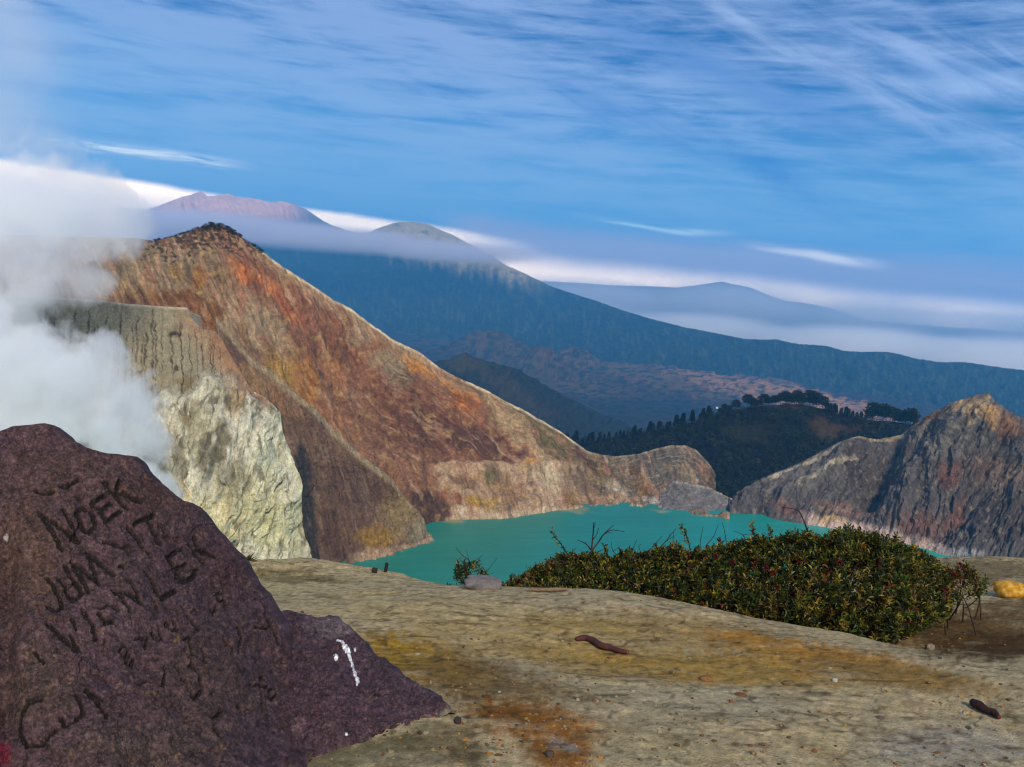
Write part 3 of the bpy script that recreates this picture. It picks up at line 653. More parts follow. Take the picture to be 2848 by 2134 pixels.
SUKET = [(-200, 720), (300, 690), (500, 682), (700, 674), (850, 668), (950, 660), (1030, 645), (1062, 631), (1107, 618), (1152, 618), (1191, 624), (1217, 637), (1255, 653), (1310, 681), (1371, 713), (1407, 738), (1452, 758), (1497, 781), (1542, 801),
         (1588, 816), (1655, 837), (1723, 862), (1814, 889), (1904, 912), (2000, 930), (2061, 943), (2121, 946), (2161, 946), (2221, 959), (2300, 963), (2353, 979), (2473, 981), (2553, 999), (2619, 1009), (2685, 1009),
         (2752, 1019), (2848, 1032), (3300, 1090)]
SUKET_B = [(-200, 930), (700, 930), (1000, 930), (1400, 985), (1800, 1040), (2200, 1085), (2600, 1150), (2848, 1190), (3300, 1240)]
def vplane(a, b): return (VAL - 40) / rays(a, b)[..., 2]
def suket_disp(x, y, v):
    xx = x + 40 * fbm(x / 120, y / 90, 3, 118)
    g = 34 * ridged((xx - 0.3 * y) / 90, y / 150, 3, 111) + 46 * fbm(x / 30, y / 30, 4, 112) + 14 * fbm(x / 5, y / 6, 3, 113)
    return g * (0.12 + 0.88 * sstep(v, 0, 0.1)) + 9 * np.abs(n2(x / 3.2, y / 5, 119)) * (1 - sstep(v, 0, 0.05)) * sstep(x, 1400, 1460)
def suket_paint(p, v):
    x, y = p.x, p.y; dy = y - curve(x, SUKET)
    p.mask(np.ones_like(x), (30, 44, 38))
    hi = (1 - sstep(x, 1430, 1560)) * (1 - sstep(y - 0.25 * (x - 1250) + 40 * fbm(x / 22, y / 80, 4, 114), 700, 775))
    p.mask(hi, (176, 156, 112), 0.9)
    p.mask(sstep(fbm(x / 10, y / 36, 4, 115), 0.05, 0.35) * sstep(y, 760, 800), (70, 78, 56), 0.65)
    st = fbm((x - 0.3 * y) / 8, y / 40, 3, 117) * sstep(x, 2100, 2250); p.mask(sstep(st, 0.1, 0.4), (70, 64, 54), 0.35)
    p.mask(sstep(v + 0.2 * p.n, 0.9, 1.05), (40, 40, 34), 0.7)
    p.mask(sstep(fbm(x / 28, y / 16, 5, 120, 0.6), 0.08, 0.4), (62, 72, 54), 0.6); p.vary(fbm(x / 6, y / 5, 4, 116), 0.6)
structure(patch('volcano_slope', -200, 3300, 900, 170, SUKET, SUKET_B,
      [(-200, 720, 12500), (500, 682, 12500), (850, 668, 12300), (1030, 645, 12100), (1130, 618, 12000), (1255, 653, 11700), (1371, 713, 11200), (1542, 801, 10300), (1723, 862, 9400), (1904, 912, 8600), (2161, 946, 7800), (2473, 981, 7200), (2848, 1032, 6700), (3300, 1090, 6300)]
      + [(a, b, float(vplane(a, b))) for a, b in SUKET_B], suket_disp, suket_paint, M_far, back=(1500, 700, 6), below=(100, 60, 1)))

RAUNG = [(-200, 690), (100, 660), (250, 630), (350, 605), (444, 573), (502, 550), (547, 538), (560, 532), (576, 545), (597, 546), (618, 541), (637, 539), (663, 550), (680, 553), (695, 550), (727, 557), (753, 566), (782, 559), (805, 565), (843, 579), (875, 599), (901, 618), (940, 634), (1010, 655), (1150, 690), (1300, 720)]
def raung_paint(p, v):
    x, y = p.x, p.y
    p.mask(np.ones_like(x), (235, 182, 156))  # pink of the low sun put into the colour
    p.mask(sstep(ridged((x - 0.4 * y) / 26, y / 120, 3, 121), 0.0, -0.5), (150, 112, 106), 0.8)  # shade in the gullies painted as a darker tone
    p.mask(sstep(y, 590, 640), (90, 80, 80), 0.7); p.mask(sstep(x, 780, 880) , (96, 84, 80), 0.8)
    p.vary(fbm(x / 8, y / 8, 3, 122), 0.25)
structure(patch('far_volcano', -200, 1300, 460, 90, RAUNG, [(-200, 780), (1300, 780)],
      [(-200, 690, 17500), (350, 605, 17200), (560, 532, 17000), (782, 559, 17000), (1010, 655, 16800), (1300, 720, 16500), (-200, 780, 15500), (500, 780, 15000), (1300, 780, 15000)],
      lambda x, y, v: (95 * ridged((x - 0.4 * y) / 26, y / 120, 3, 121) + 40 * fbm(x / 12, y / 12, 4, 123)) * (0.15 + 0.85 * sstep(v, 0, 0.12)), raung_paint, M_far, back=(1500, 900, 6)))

FARM = [(1250, 830), (1350, 810), (1420, 796), (1504, 782), (1590, 786), (1703, 794), (1796, 796), (1882, 800), (1942, 793), (1982, 787), (2008, 783), (2035, 790), (2088, 800), (2128, 817), (2174, 835), (2254, 846), (2320, 860), (2387, 882), (2500, 940), (2700, 1000)]
def farm_paint(p, v): p.mask(np.ones_like(p.x), (120, 112, 116))
structure(patch('distant_mountain', 1250, 2700, 300, 24, FARM, [(1250, 1000), (2700, 1030)],
      [(1250, 770, 18500), (2008, 783, 18000), (2700, 960, 17800), (1250, 1000, 17000), (2000, 1000, 17000), (2700, 1030, 17000)],
      lambda x, y, v: 60 * fbm(x / 30, y / 30, 4, 131) * (0.1 + 0.9 * sstep(v, 0, 0.2)), farm_paint, M_far, back=(900, 500, 4)))

MIDH = [(1050, 1050), (1150, 1020), (1220, 1008), (1262, 996), (1294, 984), (1330, 1002), (1380, 1012), (1440, 1030), (1490, 1056), (1560, 1100), (1620, 1130), (1700, 1165), (1790, 1200), (1900, 1230)]
def midh_paint(p, v):
    x, y = p.x, p.y
    p.mask(np.ones_like(x), (40, 40, 26)); p.mask(sstep(fbm(x / 16, y / 12, 4, 141), 0.0, 0.3), (22, 26, 20), 0.8)
    p.blob(1300, 1020, 60, 30, (66, 58, 30), 0.7); p.blob(1400, 1080, 90, 30, (62, 54, 32), 0.7, 30); p.blob(1480, 1150, 90, 30, (58, 50, 32), 0.6, 20)
    p.vary(fbm(x / 5, y / 5, 4, 142), 0.4)
structure(patch('valley_hill', 1050, 1900, 330, 130, MIDH, [(1050, 1300), (1900, 1300)],
      [(1050, 1050, 3300), (1294, 984, 3200), (1490, 1056, 3300), (1700, 1165, 3500), (1900, 1230, 3500), (1050, 1300, 2200), (1500, 1300, 2500), (1900, 1300, 2800), (1400, 1120, 2950)],
      lambda x, y, v: (28 * ridged((x + 0.5 * y) / 60, y / 160, 3, 143) + 10 * fbm(x / 16, y / 14, 4, 144) + 5 * fbm(x / 4, y / 4, 3, 145)) * (0.3 + 0.7 * sstep(v, 0, 0.1)), midh_paint, M_mid, back=(700, 420, 8)))

HILL = [(1450, 1250), (1560, 1228), (1640, 1228), (1720, 1215), (1800, 1200), (1880, 1186), (1950, 1165), (2010, 1145), (2080, 1132), (2150, 1127), (2230, 1125), (2290, 1138), (2340, 1155), (2400, 1168), (2470, 1172), (2540, 1182), (2600, 1190), (2700, 1200), (2850, 1230)]
HILL_CTRL = [(1450, 1250, 1450), (1720, 1215, 1430), (2010, 1145, 1400), (2230, 1125, 1400), (2400, 1168, 1380), (2600, 1190, 1380), (2850, 1230, 1380), (1450, 1480, 1130), (1900, 1480, 1130), (2100, 1480, 1130), (2500, 1480, 1130), (2850, 1480, 1130), (2000, 1280, 1290)]
def hill_disp(x, y, v):
    return (9 * fbm(x / 60, y / 60, 4, 151) + 3 * fbm(x / 16, y / 16, 3, 152)) * (0.3 + 0.7 * sstep(v, 0, 0.1))
def hill_paint(p, v):
    x, y = p.x, p.y
    p.mask(np.ones_like(x), (16, 17, 9)); p.blob(2080, 1210, 80, 40, (36, 35, 14), 0.8)
    p.blob(2275, 1182, 30, 26, (70, 54, 28), 0.7); p.blob(2310, 1200, 40, 22, (80, 64, 46), 0.5, -30); p.blob(2360, 1190, 60, 16, (60, 44, 26), 0.7)
    p.blob(2200, 1130, 80, 8, (74, 54, 30), 0.5); p.vary(fbm(x / 6, y / 6, 4, 153), 0.4)
structure(patch('forest_hill', 1450, 2850, 420, 130, HILL, [(1450, 1480), (2850, 1480)], HILL_CTRL, hill_disp, hill_paint, M_mid, back=(500, 350, 8)))
c_ = np.array(HILL_CTRL, float); HILL_SP = TPS(c_[:, :2] / 500, np.log(c_[:, 2]))
def on_hill(px, py):
    px = np.asarray(px, float); py = np.asarray(py, float)
    return at(px, py, np.exp(HILL_SP(px / 500, py / 500)))

# ------------------------------------------------------------------ near ground
GC = [(-200, 2134, 2.75), (500, 2134, 2.75), (1000, 2134, 2.75), (1424, 2134, 2.78), (2000, 2134, 2.86), (2848, 2134, 3.0), (3200, 2134, 3.05),
      (1246, 1975, 3.2), (1000, 1800, 4.0), (700, 1700, 4.7), (1400, 1850, 3.85), (1670, 1800, 4.3), (2000, 1900, 3.75), (2400, 1950, 3.6), (2100, 1780, 4.55),
      (400, 1580, 7.0), (681, 1577, 7.0), (800, 1572, 7.1), (920, 1556, 7.3), (975, 1586, 6.9), (1092, 1599, 6.75), (1214, 1630, 6.4), (1275, 1637, 6.3),
      (1580, 1648, 6.0), (1800, 1664, 5.75), (2000, 1703, 5.3), (2300, 1757, 4.8), (2500, 1812, 4.4), (2620, 1838, 4.22), (2848, 1856, 4.1), (3100, 1866, 4.0),
      (2800, 1740, 5.9), (2640, 1700, 6.3), (2848, 1660, 6.9), (2780, 1655, 7.0), (2700, 1559, 9.0), (2848, 1560, 9.0), (3200, 1570, 9.0), (2560, 1560, 9.0)]
_g = at(np.array([c[0] for c in GC], float), np.array([c[1] for c in GC], float), np.array([c[2] for c in GC]))
GW = [tuple(q) for q in _g] + [(2.7, 4.85, -2.02), (2.05, 5.35, -2.15), (3.4, 4.75, -1.98), (1.4, 6.0, -2.4), (0.6, 6.6, -2.6), (1.6, 7.2, -2.9), (2.6, 6.6, -2.55), (-4.5, 2.5, -1.5), (-4.5, 7, -2.4), (0, 1.2, -1.48), (-3, 1.2, -1.45), (3, 1.2, -1.48)]
GT = TPS([(q[0], q[1]) for q in GW], [q[2] for q in GW], 2e-4)
def edge_y(x): return np.interp(x, [-5, -3, -2.3, -1.7, -1.0, -0.45, 0.6, 2.0, 3.5, 4.5, 7], [7.3, 7.2, 7.15, 7.3, 6.9, 6.5, 7.3, 8.2, 9.0, 9.2, 9.2])
def ground_z(x, y, rough=True):
    x = np.asarray(x, float); y = np.asarray(y, float); e = edge_y(x)
    yc = np.clip(y, 1.0, e); z = GT(np.clip(x, -4.5, 6.0), yc)
    o = np.maximum(y - e, 0); z = z - 0.96 * (o - 0.5 * (1 - np.exp(-o / 0.5))) - 0.25 * o * np.exp(-o)
    if rough:
        far = 1 + np.clip(o, 0, 60) * 0.15
        xx = x + 0.25 * fbm(x / 0.8, y / 0.8, 2, 201)
        z = z + 0.004 * plates(x / 0.42 + 0.3 * y, y / 0.30, 206) + 0.0012 * plates(x / 0.15, y / 0.12, 207)
        z = z + 0.024 * fbm(x / 0.9, y / 0.7, 3, 202) * far + 0.009 * ridged(xx / 0.45 + y * 0.4, y / 0.28, 3, 203) * far + 0.003 * fbm(x / 0.06, y / 0.06, 3, 204)
        # flaky ledges by the drop on the left
        m = np.exp(-(((x + 1.9) / 0.9) ** 2 + ((y - 6.7) / 0.6) ** 2)); z = z + m * 0.08 * ridged(x / 0.7 + 0.3 * y, y / 0.14, 3, 205)
    return z
def on_ground(px, py):
    """the spot of ground seen at a point of the photograph"""
    px = np.atleast_1d(np.asarray(px, float)); py = np.atleast_1d(np.asarray(py, float)); r = rays(px, py)
    d = np.full(px.shape, 1.6); done = np.zeros(px.shape, bool); out = np.full(px.shape, 12.0)
    for i in range(420):
        p = r * d[:, None]; hit = (p[:, 2] < ground_z(p[:, 0], p[:, 1], False)) & ~done
        out[hit] = d[hit]; done |= hit
        if done.all(): break
        d = d + 0.02
    p = r * out[:, None]; p[:, 2] = ground_z(p[:, 0], p[:, 1]); return p

def build_ground():
    y = np.r_[-np.geomspace(25, 0.4, 14), np.linspace(0, 1.6, 8)[:-1], np.geomspace(1.6, 11, 430)[:-1], np.geomspace(11, 262, 60)][:, None]
    s = np.unique(np.r_[np.linspace(-2.6, -0.66, 40), np.linspace(-0.66, 0.80, 860), np.linspace(0.80, 2.6, 40)])[None]
    w = np.sqrt(y * y + 1.0); X = s * w; Y = y + 0 * s
    Z = ground_z(X, Y); P = np.stack([X, Y, Z], -1)
    Q = P.copy(); Q[..., 1] = np.maximum(Q[..., 1], 0.8); px, py = project(Q)
    p = Paint(px, py, (172, 154, 116), 9)
    L = lambda *a: p.blob(*a)
    L(900, 1640, 300, 60, (176, 158, 114), 0.8, 4); L(1300, 1720, 350, 60, (178, 156, 108), 0.8, 4)
    L(1900, 1760, 350, 50, (152, 126, 76), 0.8, 6); L(2250, 1810, 320, 30, (164, 114, 36), 0.85, 9); L(2000, 1860, 420, 46, (156, 124, 56), 0.85, 5); L(1600, 1740, 200, 30, (160, 134, 76), 0.7, 5)
    L(1500, 1790, 420, 50, (166, 138, 80), 0.6, 6); L(1750, 1850, 380, 50, (160, 126, 58), 0.6, 6); L(2350, 1860, 380, 36, (158, 116, 44), 0.65, 8); L(1180, 1840, 210, 66, (158, 120, 34), 0.9, 15); L(1120, 1810, 80, 30, (158, 122, 36), 0.8, 25); L(1350, 1900, 260, 70, (112, 88, 50), 0.8, 8)
    L(1480, 2010, 190, 56, (146, 90, 20), 0.85, 8); L(1560, 2090, 110, 60, (134, 82, 22), 0.9); L(1420, 1985, 120, 30, (120, 76, 24), 0.8)
    L(1180, 2080, 160, 60, (112, 100, 68), 0.8, -20); L(1000, 2100, 200, 40, (98, 92, 64), 0.8, -15); L(1300, 2100, 60, 40, (92, 76, 48), 0.7)
    L(1570, 2075, 46, 14, (140, 132, 122), 0.8, 20)
    L(2250, 2000, 480, 80, (176, 156, 116), 0.85, 3); L(1850, 2080, 200, 60, (166, 150, 112), 0.8); L(2500, 1880, 300, 34, (138, 108, 58), 0.8, 8); L(2650, 2080, 260, 70, (150, 142, 124), 0.8); L(2000, 1960, 300, 50, (166, 154, 124), 0.7, 4); L(760, 2110, 200, 40, (96, 84, 56), 0.7, -10)
    L(2700, 1760, 240, 70, (84, 62, 32), 0.9); L(2800, 1800, 180, 40, (70, 50, 28), 0.9); L(2700, 1590, 240, 40, (120, 104, 74), 0.9); L(2820, 1690, 140, 30, (100, 76, 44), 0.8)
    L(820, 1610, 160, 12, (92, 78, 46), 0.7, 2); L(760, 1590, 120, 8, (80, 66, 40), 0.6)
    # streaks, cracks, pale crust and specks
    st = fbm(X / 0.5 + Y * 0.4, Y / 0.10, 4, 211); p.vary(st, 0.18)
    cr = ridged(X / 0.55 + 0.3 * fbm(X / 0.2, Y / 0.2, 3, 212), Y / 0.32, 2, 213); p.mask(sstep(cr, 0.80, 0.96), (62, 50, 30), 0.7); p.mask(sstep(np.abs(fbm(X / 0.8, Y / 0.5, 4, 220, 0.6)), 0.035, 0.0), (78, 62, 38), 0.55)
    p.mask(sstep(fbm(X / 0.35, Y / 0.16, 4, 214), 0.12, 0.5), (176, 164, 134), 0.35)
    p.mask(sstep(fbm(X / 0.28, Y / 0.2, 4, 218), 0.1, 0.5), (112, 92, 56), 0.4)
    p.vary(fbm(X / 0.03, Y / 0.03, 3, 215), 0.4); p.vary(fbm(X / 0.11, Y / 0.07, 3, 216), 0.26); p.vary(plates(X / 0.09, Y / 0.07, 207), 0.10); p.mask(sstep(fbm(X / 0.07, Y / 0.05, 4, 219), 0.22, 0.5), (64, 52, 34), 0.55)
    m = rock_material('bare_soil', 22.0, 0.7, 0.5, 0.95, 0.1)
    return structure(mesh_obj('ground', P.reshape(-1, 3), grid_faces(*X.shape), m, np.clip(p.c, .01, .8).reshape(-1, 3)))
build_ground()
# ------------------------------------------------------------------ air: haze, bank of cloud, smoke
def box_mesh(name, lo, hi, mat, loc=None):
    lo = np.array(lo, float); hi = np.array(hi, float)
    V = np.array([[(lo, hi)[i][0], (lo, hi)[j][1], (lo, hi)[k][2]] for i in (0, 1) for j in (0, 1) for k in (0, 1)])
    Fc = np.array([[0, 1, 3, 2], [4, 6, 7, 5], [0, 4, 5, 1], [2, 3, 7, 6], [0, 2, 6, 4], [1, 5, 7, 3]])
    return mesh_obj(name, V, Fc, mat, smooth=False, loc=(lo + hi) / 2 if loc is None else loc)
HAZE_DENSITY = 0.000060
def build_haze():
    m = bpy.data.materials.new('haze_air'); m.use_nodes = True; t = NT(m.node_tree); t.n.remove(t.n['Principled BSDF'])
    v = t.new('ShaderNodeVolumePrincipled'); v.inputs['Color'].default_value = (0.10, 0.50, 1.0, 1)
    v.inputs['Density'].default_value = HAZE_DENSITY; v.inputs['Anisotropy'].default_value = 0.0
    t.l.new(v.outputs[0], t.n['Material Output'].inputs['Volume'])
    o = box_mesh('haze', (-25500, -4000, -1750), (25500, 24500, 1010), m)
    tag(o, 'pale blue haze filling the air over the valley and volcanoes', kind='stuff')
build_haze()

def smoke(name, label, blobs, dens, color, nscale, namp, step=0.35, detail=5, edge=0.4, pad=1.15, squash=None, bias=0.0):
    """a cloud of smoke: soft blobs (world centre, radii) whose edges a noise tears up"""
    B = [(np.array(c, float), np.array(r, float) * np.ones(3)) for c, r in blobs]
    lo = np.min([c - r * pad for c, r in B], 0); hi = np.max([c + r * pad for c, r in B], 0); mid = (lo + hi) / 2
    m = bpy.data.materials.new(name); m.use_nodes = True; t = NT(m.node_tree); t.n.remove(t.n['Principled BSDF'])
    P = t.new('ShaderNodeTexCoord').outputs['Object']; f = None
    for c, r in B:
        q = t.v('MULTIPLY', t.v('SUBTRACT', P, tuple(c - mid)), tuple(1.0 / r))
        g = t.m('SUBTRACT', 1.0, t.v('LENGTH', q))
        f = g if f is None else t.m('SMOOTH_MAX', f, g, 0.25)
    ps = P if squash is None else t.v('MULTIPLY', P, squash)
    nz = t.m('SUBTRACT', t.noise(ps, nscale, detail, 0.58, 0.3), 0.5)
    d = t.ss(t.m('MULTIPLY_ADD', nz, namp, t.m('SUBTRACT', f, bias)), 0.02, edge)
    v = t.new('ShaderNodeVolumePrincipled'); v.inputs['Color'].default_value = (*color, 1)
    t.put(v.inputs['Density'], t.m('MULTIPLY', d, dens)); v.inputs['Anisotropy'].default_value = 0.1
    t.l.new(v.outputs[0], t.n['Material Output'].inputs['Volume'])
    m.cycles.volume_step_rate = step
    o = box_mesh(name, lo, hi, m); tag(o, label, kind='stuff'); return o
def puffs(lst, depth_scale=1.0):
    return [(at(x, y, np.float64(d)), np.array([r, r * depth_scale, r]) * d / F) for x, y, d, r in lst]
SMK = (0.965, 0.985, 1.0)
smoke('lower_smoke', 'thick pale blue-white sulphur smoke rising behind the carved boulder',
      puffs([(40, 1020, 590, 190), (190, 1090, 590, 170), (-120, 1000, 590, 240), (110, 1170, 580, 200), (250, 990, 600, 110), (330, 1140, 590, 130), (400, 1210, 585, 95), (300, 1240, 580, 130)], 0.8),
      0.060, SMK, 0.036, 2.1, 0.40, 6, 0.35, bias=0.05)
smoke('smoke_puff', 'small wisp of white smoke at the right edge of the carved boulder',
      puffs([(400, 1330, 580, 60), (450, 1350, 580, 48), (478, 1375, 580, 36), (360, 1310, 580, 60)]), 0.11, SMK, 0.07, 1.0, 0.5, 5, 0.4)
smoke('upper_smoke', 'tall pale smoke cloud drifting up beside the rusty peak',
      puffs([(30, 620, 640, 270), (210, 560, 640, 180), (280, 650, 640, 140), (120, 760, 640, 150), (-150, 650, 640, 280), (320, 590, 650, 120), (370, 640, 650, 70), (30, 860, 640, 130), (250, 780, 640, 80)], 0.8),
      0.032, SMK, 0.026, 2.2, 0.60, 6, 0.35, bias=0.10)
smoke('thin_smoke', 'faint veil of smoke fading upward into the blue sky',
      puffs([(-40, 330, 660, 260), (60, 150, 660, 200), (-60, -40, 660, 240), (120, 420, 660, 160)], 0.8),
      0.0085, SMK, 0.014, 1.2, 0.9, 5, 1.0)
def tilt_blob(px, py, d, rx, ry, rz):
    return (at(px, py, np.float64(d)), (rx * d / F, ry, rz * d / F))
smoke('cloud_bank', 'long lavender bank of thin cloud lying across the two volcanoes',
      [tilt_blob(560, 622, 9500, 420, 900, 50), tilt_blob(900, 662, 9500, 420, 900, 48), tilt_blob(1200, 696, 9500, 330, 900, 36), tilt_blob(250, 640, 9500, 380, 900, 60)],
      0.0030, (0.97, 0.93, 0.985), 0.0011, 0.7, 0.8, 4, 0.7, 1.15, (0.5, 1, 2.2))

smoke('sea_of_mist', 'pale mist filling the lowland beyond the long volcano slope',
      [tilt_blob(1560, 930, 12500, 420, 900, 105), tilt_blob(1950, 965, 11000, 420, 900, 110), tilt_blob(2400, 1010, 9400, 480, 900, 120), tilt_blob(2900, 1060, 8400, 560, 900, 130), tilt_blob(3300, 1090, 8200, 560, 900, 130)],
      0.012, (0.998, 0.99, 0.97), 0.0008, 0.3, 0.8, 3, 0.8, 1.1, (0.4, 1, 2.5))

smoke('far_mist', 'thin mist in front of the faint distant mountain',
      [tilt_blob(1650, 835, 15200, 420, 900, 85), tilt_blob(2050, 850, 15200, 420, 900, 85), tilt_blob(2450, 890, 15200, 420, 900, 85), tilt_blob(2850, 930, 15200, 420, 900, 85)],
      0.0026, (0.999, 0.99, 0.975), 0.0008, 0.25, 0.9, 3, 0.9, 1.1, (0.4, 1, 2.5))

# ------------------------------------------------------------------ carved boulder and its neighbour
def boulder_material(name):
    m = bpy.data.materials.new(name); m.use_nodes = True; t = NT(m.node_tree); b = t.n['Principled BSDF']
    a = t.new('ShaderNodeAttribute', attribute_name='Col').outputs['Color']; g = t.new('ShaderNodeTexCoord').outputs['Object']
    k1 = t.noise(g, 26, 8, 0.7); k2 = t.noise(g, 85, 5, 0.75); k3 = t.noise(g, 120, 4, 0.75)
    f = t.ss(t.m('MULTIPLY_ADD', k1, 0.45, t.m('MULTIPLY', k2, 0.55)), 0.34, 0.68, 0.16, 2.2)
    f = t.m('MULTIPLY', f, 0.68)
    c = t.mix(1.0, a, t.xyz(f, f, f), 'MULTIPLY')
    c = t.mix(t.m('MULTIPLY', t.ss(k3, 0.57, 0.68), 0.5), c, lin4((118, 94, 88)))       # pale crystals in the rock
    c = t.mix(t.m('MULTIPLY', t.ss(t.noise(g, 95, 4, 0.75), 0.58, 0.68), 0.75), c, lin4((30, 18, 20)))
    t.put(b.inputs['Base Color'], c); b.inputs['Roughness'].default_value = 0.8; b.inputs['Specular IOR Level'].default_value = 0.3
    bp = t.new('ShaderNodeBump'); bp.inputs['Strength'].default_value = 0.45; bp.inputs['Distance'].default_value = 0.004
    t.put(bp.inputs['Height'], t.m('ADD', k2, t.m('MULTIPLY', k1, 1.5))); t.put(b.inputs['Normal'], bp.outputs[0])
    return m
M_boulder = boulder_material('purple_lava_rock')
z1 = lambda *pts: [(q[0] * .3622, 1100 + q[1] * .3622) for q in pts]
z2 = lambda *pts: [(q[0] * .5877, 1534 + q[1] * .5877) for q in pts]
def ring(cx, cy, rx, ry, n=12, a=0):
    return [(cx + rx * math.cos(k) * math.cos(a) - ry * math.sin(k) * math.sin(a), cy + rx * math.cos(k) * math.sin(a) + ry * math.sin(k) * math.cos(a)) for k in np.linspace(0, 2 * math.pi, n)]
CARVE = [  # carved strokes: (points, half width)
    (z1((320, 935), (470, 1175)), 8), (z1((335, 965), (605, 1105)), 8), (z1((480, 890), (610, 1105)), 7),                      # N
    (z1((590, 880), (640, 850), (700, 900), (735, 990), (690, 1045), (635, 1005), (585, 930), (590, 880)), 7),                 # O
    (z1((712, 825), (815, 975)), 7), (z1((715, 820), (800, 770)), 7), (z1((765, 895), (845, 845)), 7), (z1((815, 972), (910, 905)), 7),   # E
    (z1((810, 680), (960, 890)), 8), (z1((885, 760), (908, 655)), 7), (z1((890, 758), (940, 765), (1068, 832)), 8),           # K
    (z1((262, 715), (290, 750), (340, 768), (415, 745)), 6), (z1((460, 712), (520, 695), (600, 652)), 6),
    (z1((355, 1410), (400, 1455), (470, 1560), (475, 1620), (420, 1650), (365, 1628)), 7),                                     # J
    (z1((455, 1410), (555, 1545), (610, 1525), (640, 1490), (500, 1300)), 8),                                                   # U
    (z1((690, 1480), (560, 1265), (775, 1418), (680, 1195)), 8), (z1((680, 1195), (885, 1355)), 8),                             # M A
    (z1((805, 1120), (880, 1140), (960, 1165), (1000, 1215)), 6), (z1((940, 1300), (955, 1312)), 7),
    (z1((985, 1020), (1155, 1200)), 7), (z1((1120, 960), (1245, 1125)), 8), (z1((1035, 990), (1100, 960), (1170, 940)), 7),   # I T
    (z2((225, 350), (310, 420), (372, 462)), 9), (z2((340, 400), (370, 460)), 7), (z2((395, 270), (430, 330), (455, 405)), 8), (z2((340, 320), (360, 360)), 6),
    (z2((470, 290), (500, 345), (530, 335)), 7), (z2((475, 265), (520, 255), (555, 280)), 6),
    (z1((990, 1640), (875, 1490), (1090, 1590), (985, 1420)), 8), (z1((1210, 1570), (1235, 1635)), 6),                          # N
    (z1((1130, 1350), (1262, 1540), (1375, 1478)), 8),                                                                          # L
    (z1((1385, 1180), (1300, 1240), (1420, 1422), (1490, 1395), (1512, 1345)), 8), (z1((1370, 1320), (1430, 1290)), 6),        # E
    (z1((1450, 1150), (1565, 1300)), 7), (z1((1495, 1080), (1510, 1190), (1640, 1242)), 7),                                     # R
    (z2(*ring(590, 466, 17, 22, 10)), 4), (z2(*ring(618, 508, 18, 24, 10)), 4), (z2((645, 412), (705, 398), (690, 455)), 5),
    (z2((728, 380), (752, 415), (772, 412), (758, 370)), 5), (z2((785, 345), (810, 378), (835, 380), (815, 340)), 5), (z2((832, 318), (856, 362)), 5), (z2((890, 310), (932, 382)), 6),
    (z2(*ring(1048, 212, 18, 24, 10)), 4), (z2((1065, 222), (1070, 272)), 4), (z2((1000, 258), (1012, 295), (1028, 262)), 4),
    (z2((655, 632), (700, 608), (768, 640), (830, 745)), 5), (z2((780, 545), (776, 600), (768, 640)), 5),
    (z2((838, 542), (862, 600), (930, 690), (962, 650), (905, 520)), 6), (z2((955, 465), (972, 532)), 5), (z2((1045, 430), (1090, 470), (1124, 562)), 5),
    (z2((868, 422), (895, 412), (892, 450), (912, 495)), 4), (z2((1120, 368), (1130, 450)), 6), (z2((1245, 300), (1285, 380), (1312, 442)), 5), (z2((1195, 362), (1262, 378)), 4),
    (z2((195, 712), (130, 722), (88, 775), (88, 845), (125, 905), (205, 892), (265, 850)), 7),                                  # C
    (z2((290, 790), (305, 830), (345, 820), (395, 770), (362, 690), (328, 688)), 8), (z2((410, 655), (455, 720), (500, 792)), 9), (z2((420, 650), (485, 705)), 7),
    (z2(*ring(1244, 625, 20, 30, 10)), 4), (z2(*ring(1280, 678, 22, 24, 10)), 4), (z2((1170, 640), (1215, 640), (1225, 700), (1235, 765)), 5),
    (z2((985, 778), (1012, 832), (1042, 885)), 5), (z2((1000, 778), (1042, 770), (1050, 742)), 5), (z2((1126, 735), (1134, 755)), 6),
    (z2((165, 480), (205, 520)), 6), (z2((60, 1000), (110, 985)), 4)]
BTOP = [(-420, 1330), (-200, 1250), (0, 1200), (26, 1191), (40, 1185), (100, 1181), (125, 1179), (140, 1184), (180, 1215), (240, 1245), (300, 1262), (330, 1264), (360, 1267), (385, 1290), (430, 1340), (490, 1392), (540, 1408), (570, 1445),
        (620, 1500), (650, 1540), (690, 1600), (735, 1668), (758, 1704), (793, 1772), (806, 1830), (832, 1980), (890, 2060), (960, 2160), (1000, 2420)]
def stone_surface(px, top, bot, ny, ctrl):
    tp, bt = curve(px, top), curve(px, bot); v = np.linspace(0, 1, ny)[:, None] ** 0.9
    X = np.broadcast_to(px, (ny, len(px))).copy(); Y = tp + (bt - tp) * v
    c = np.array(ctrl, float); D = TPS(c[:, :2] / 500, c[:, 2])(X / 500, Y / 500); P = at(X, Y, D)
    N = np.cross(np.gradient(P, axis=1), np.gradient(P, axis=0)); N /= np.linalg.norm(N, axis=-1, keepdims=True) + 1e-12
    N *= np.where((N * P).sum(-1, keepdims=True) > 0, -1, 1)
    return X, Y, v + 0 * X, P, N
def close_back(P, C, depth, drop, n=14):
    t = np.linspace(0, 1, n + 1)[1:][::-1, None, None]
    B = P[0][None] + np.concatenate([0 * t, depth * t, -drop * t ** 1.6], -1)
    k = np.arange(P.shape[1])[None]; B[..., 2] += 0.05 * fbm(k / 40 + 0 * t[..., 0], 5 * t[..., 0] + 0 * k, 4, 301) * np.minimum(1, 5 * t[..., 0])
    return np.concatenate([B, P]), np.concatenate([np.broadcast_to(C[0], B.shape), C])
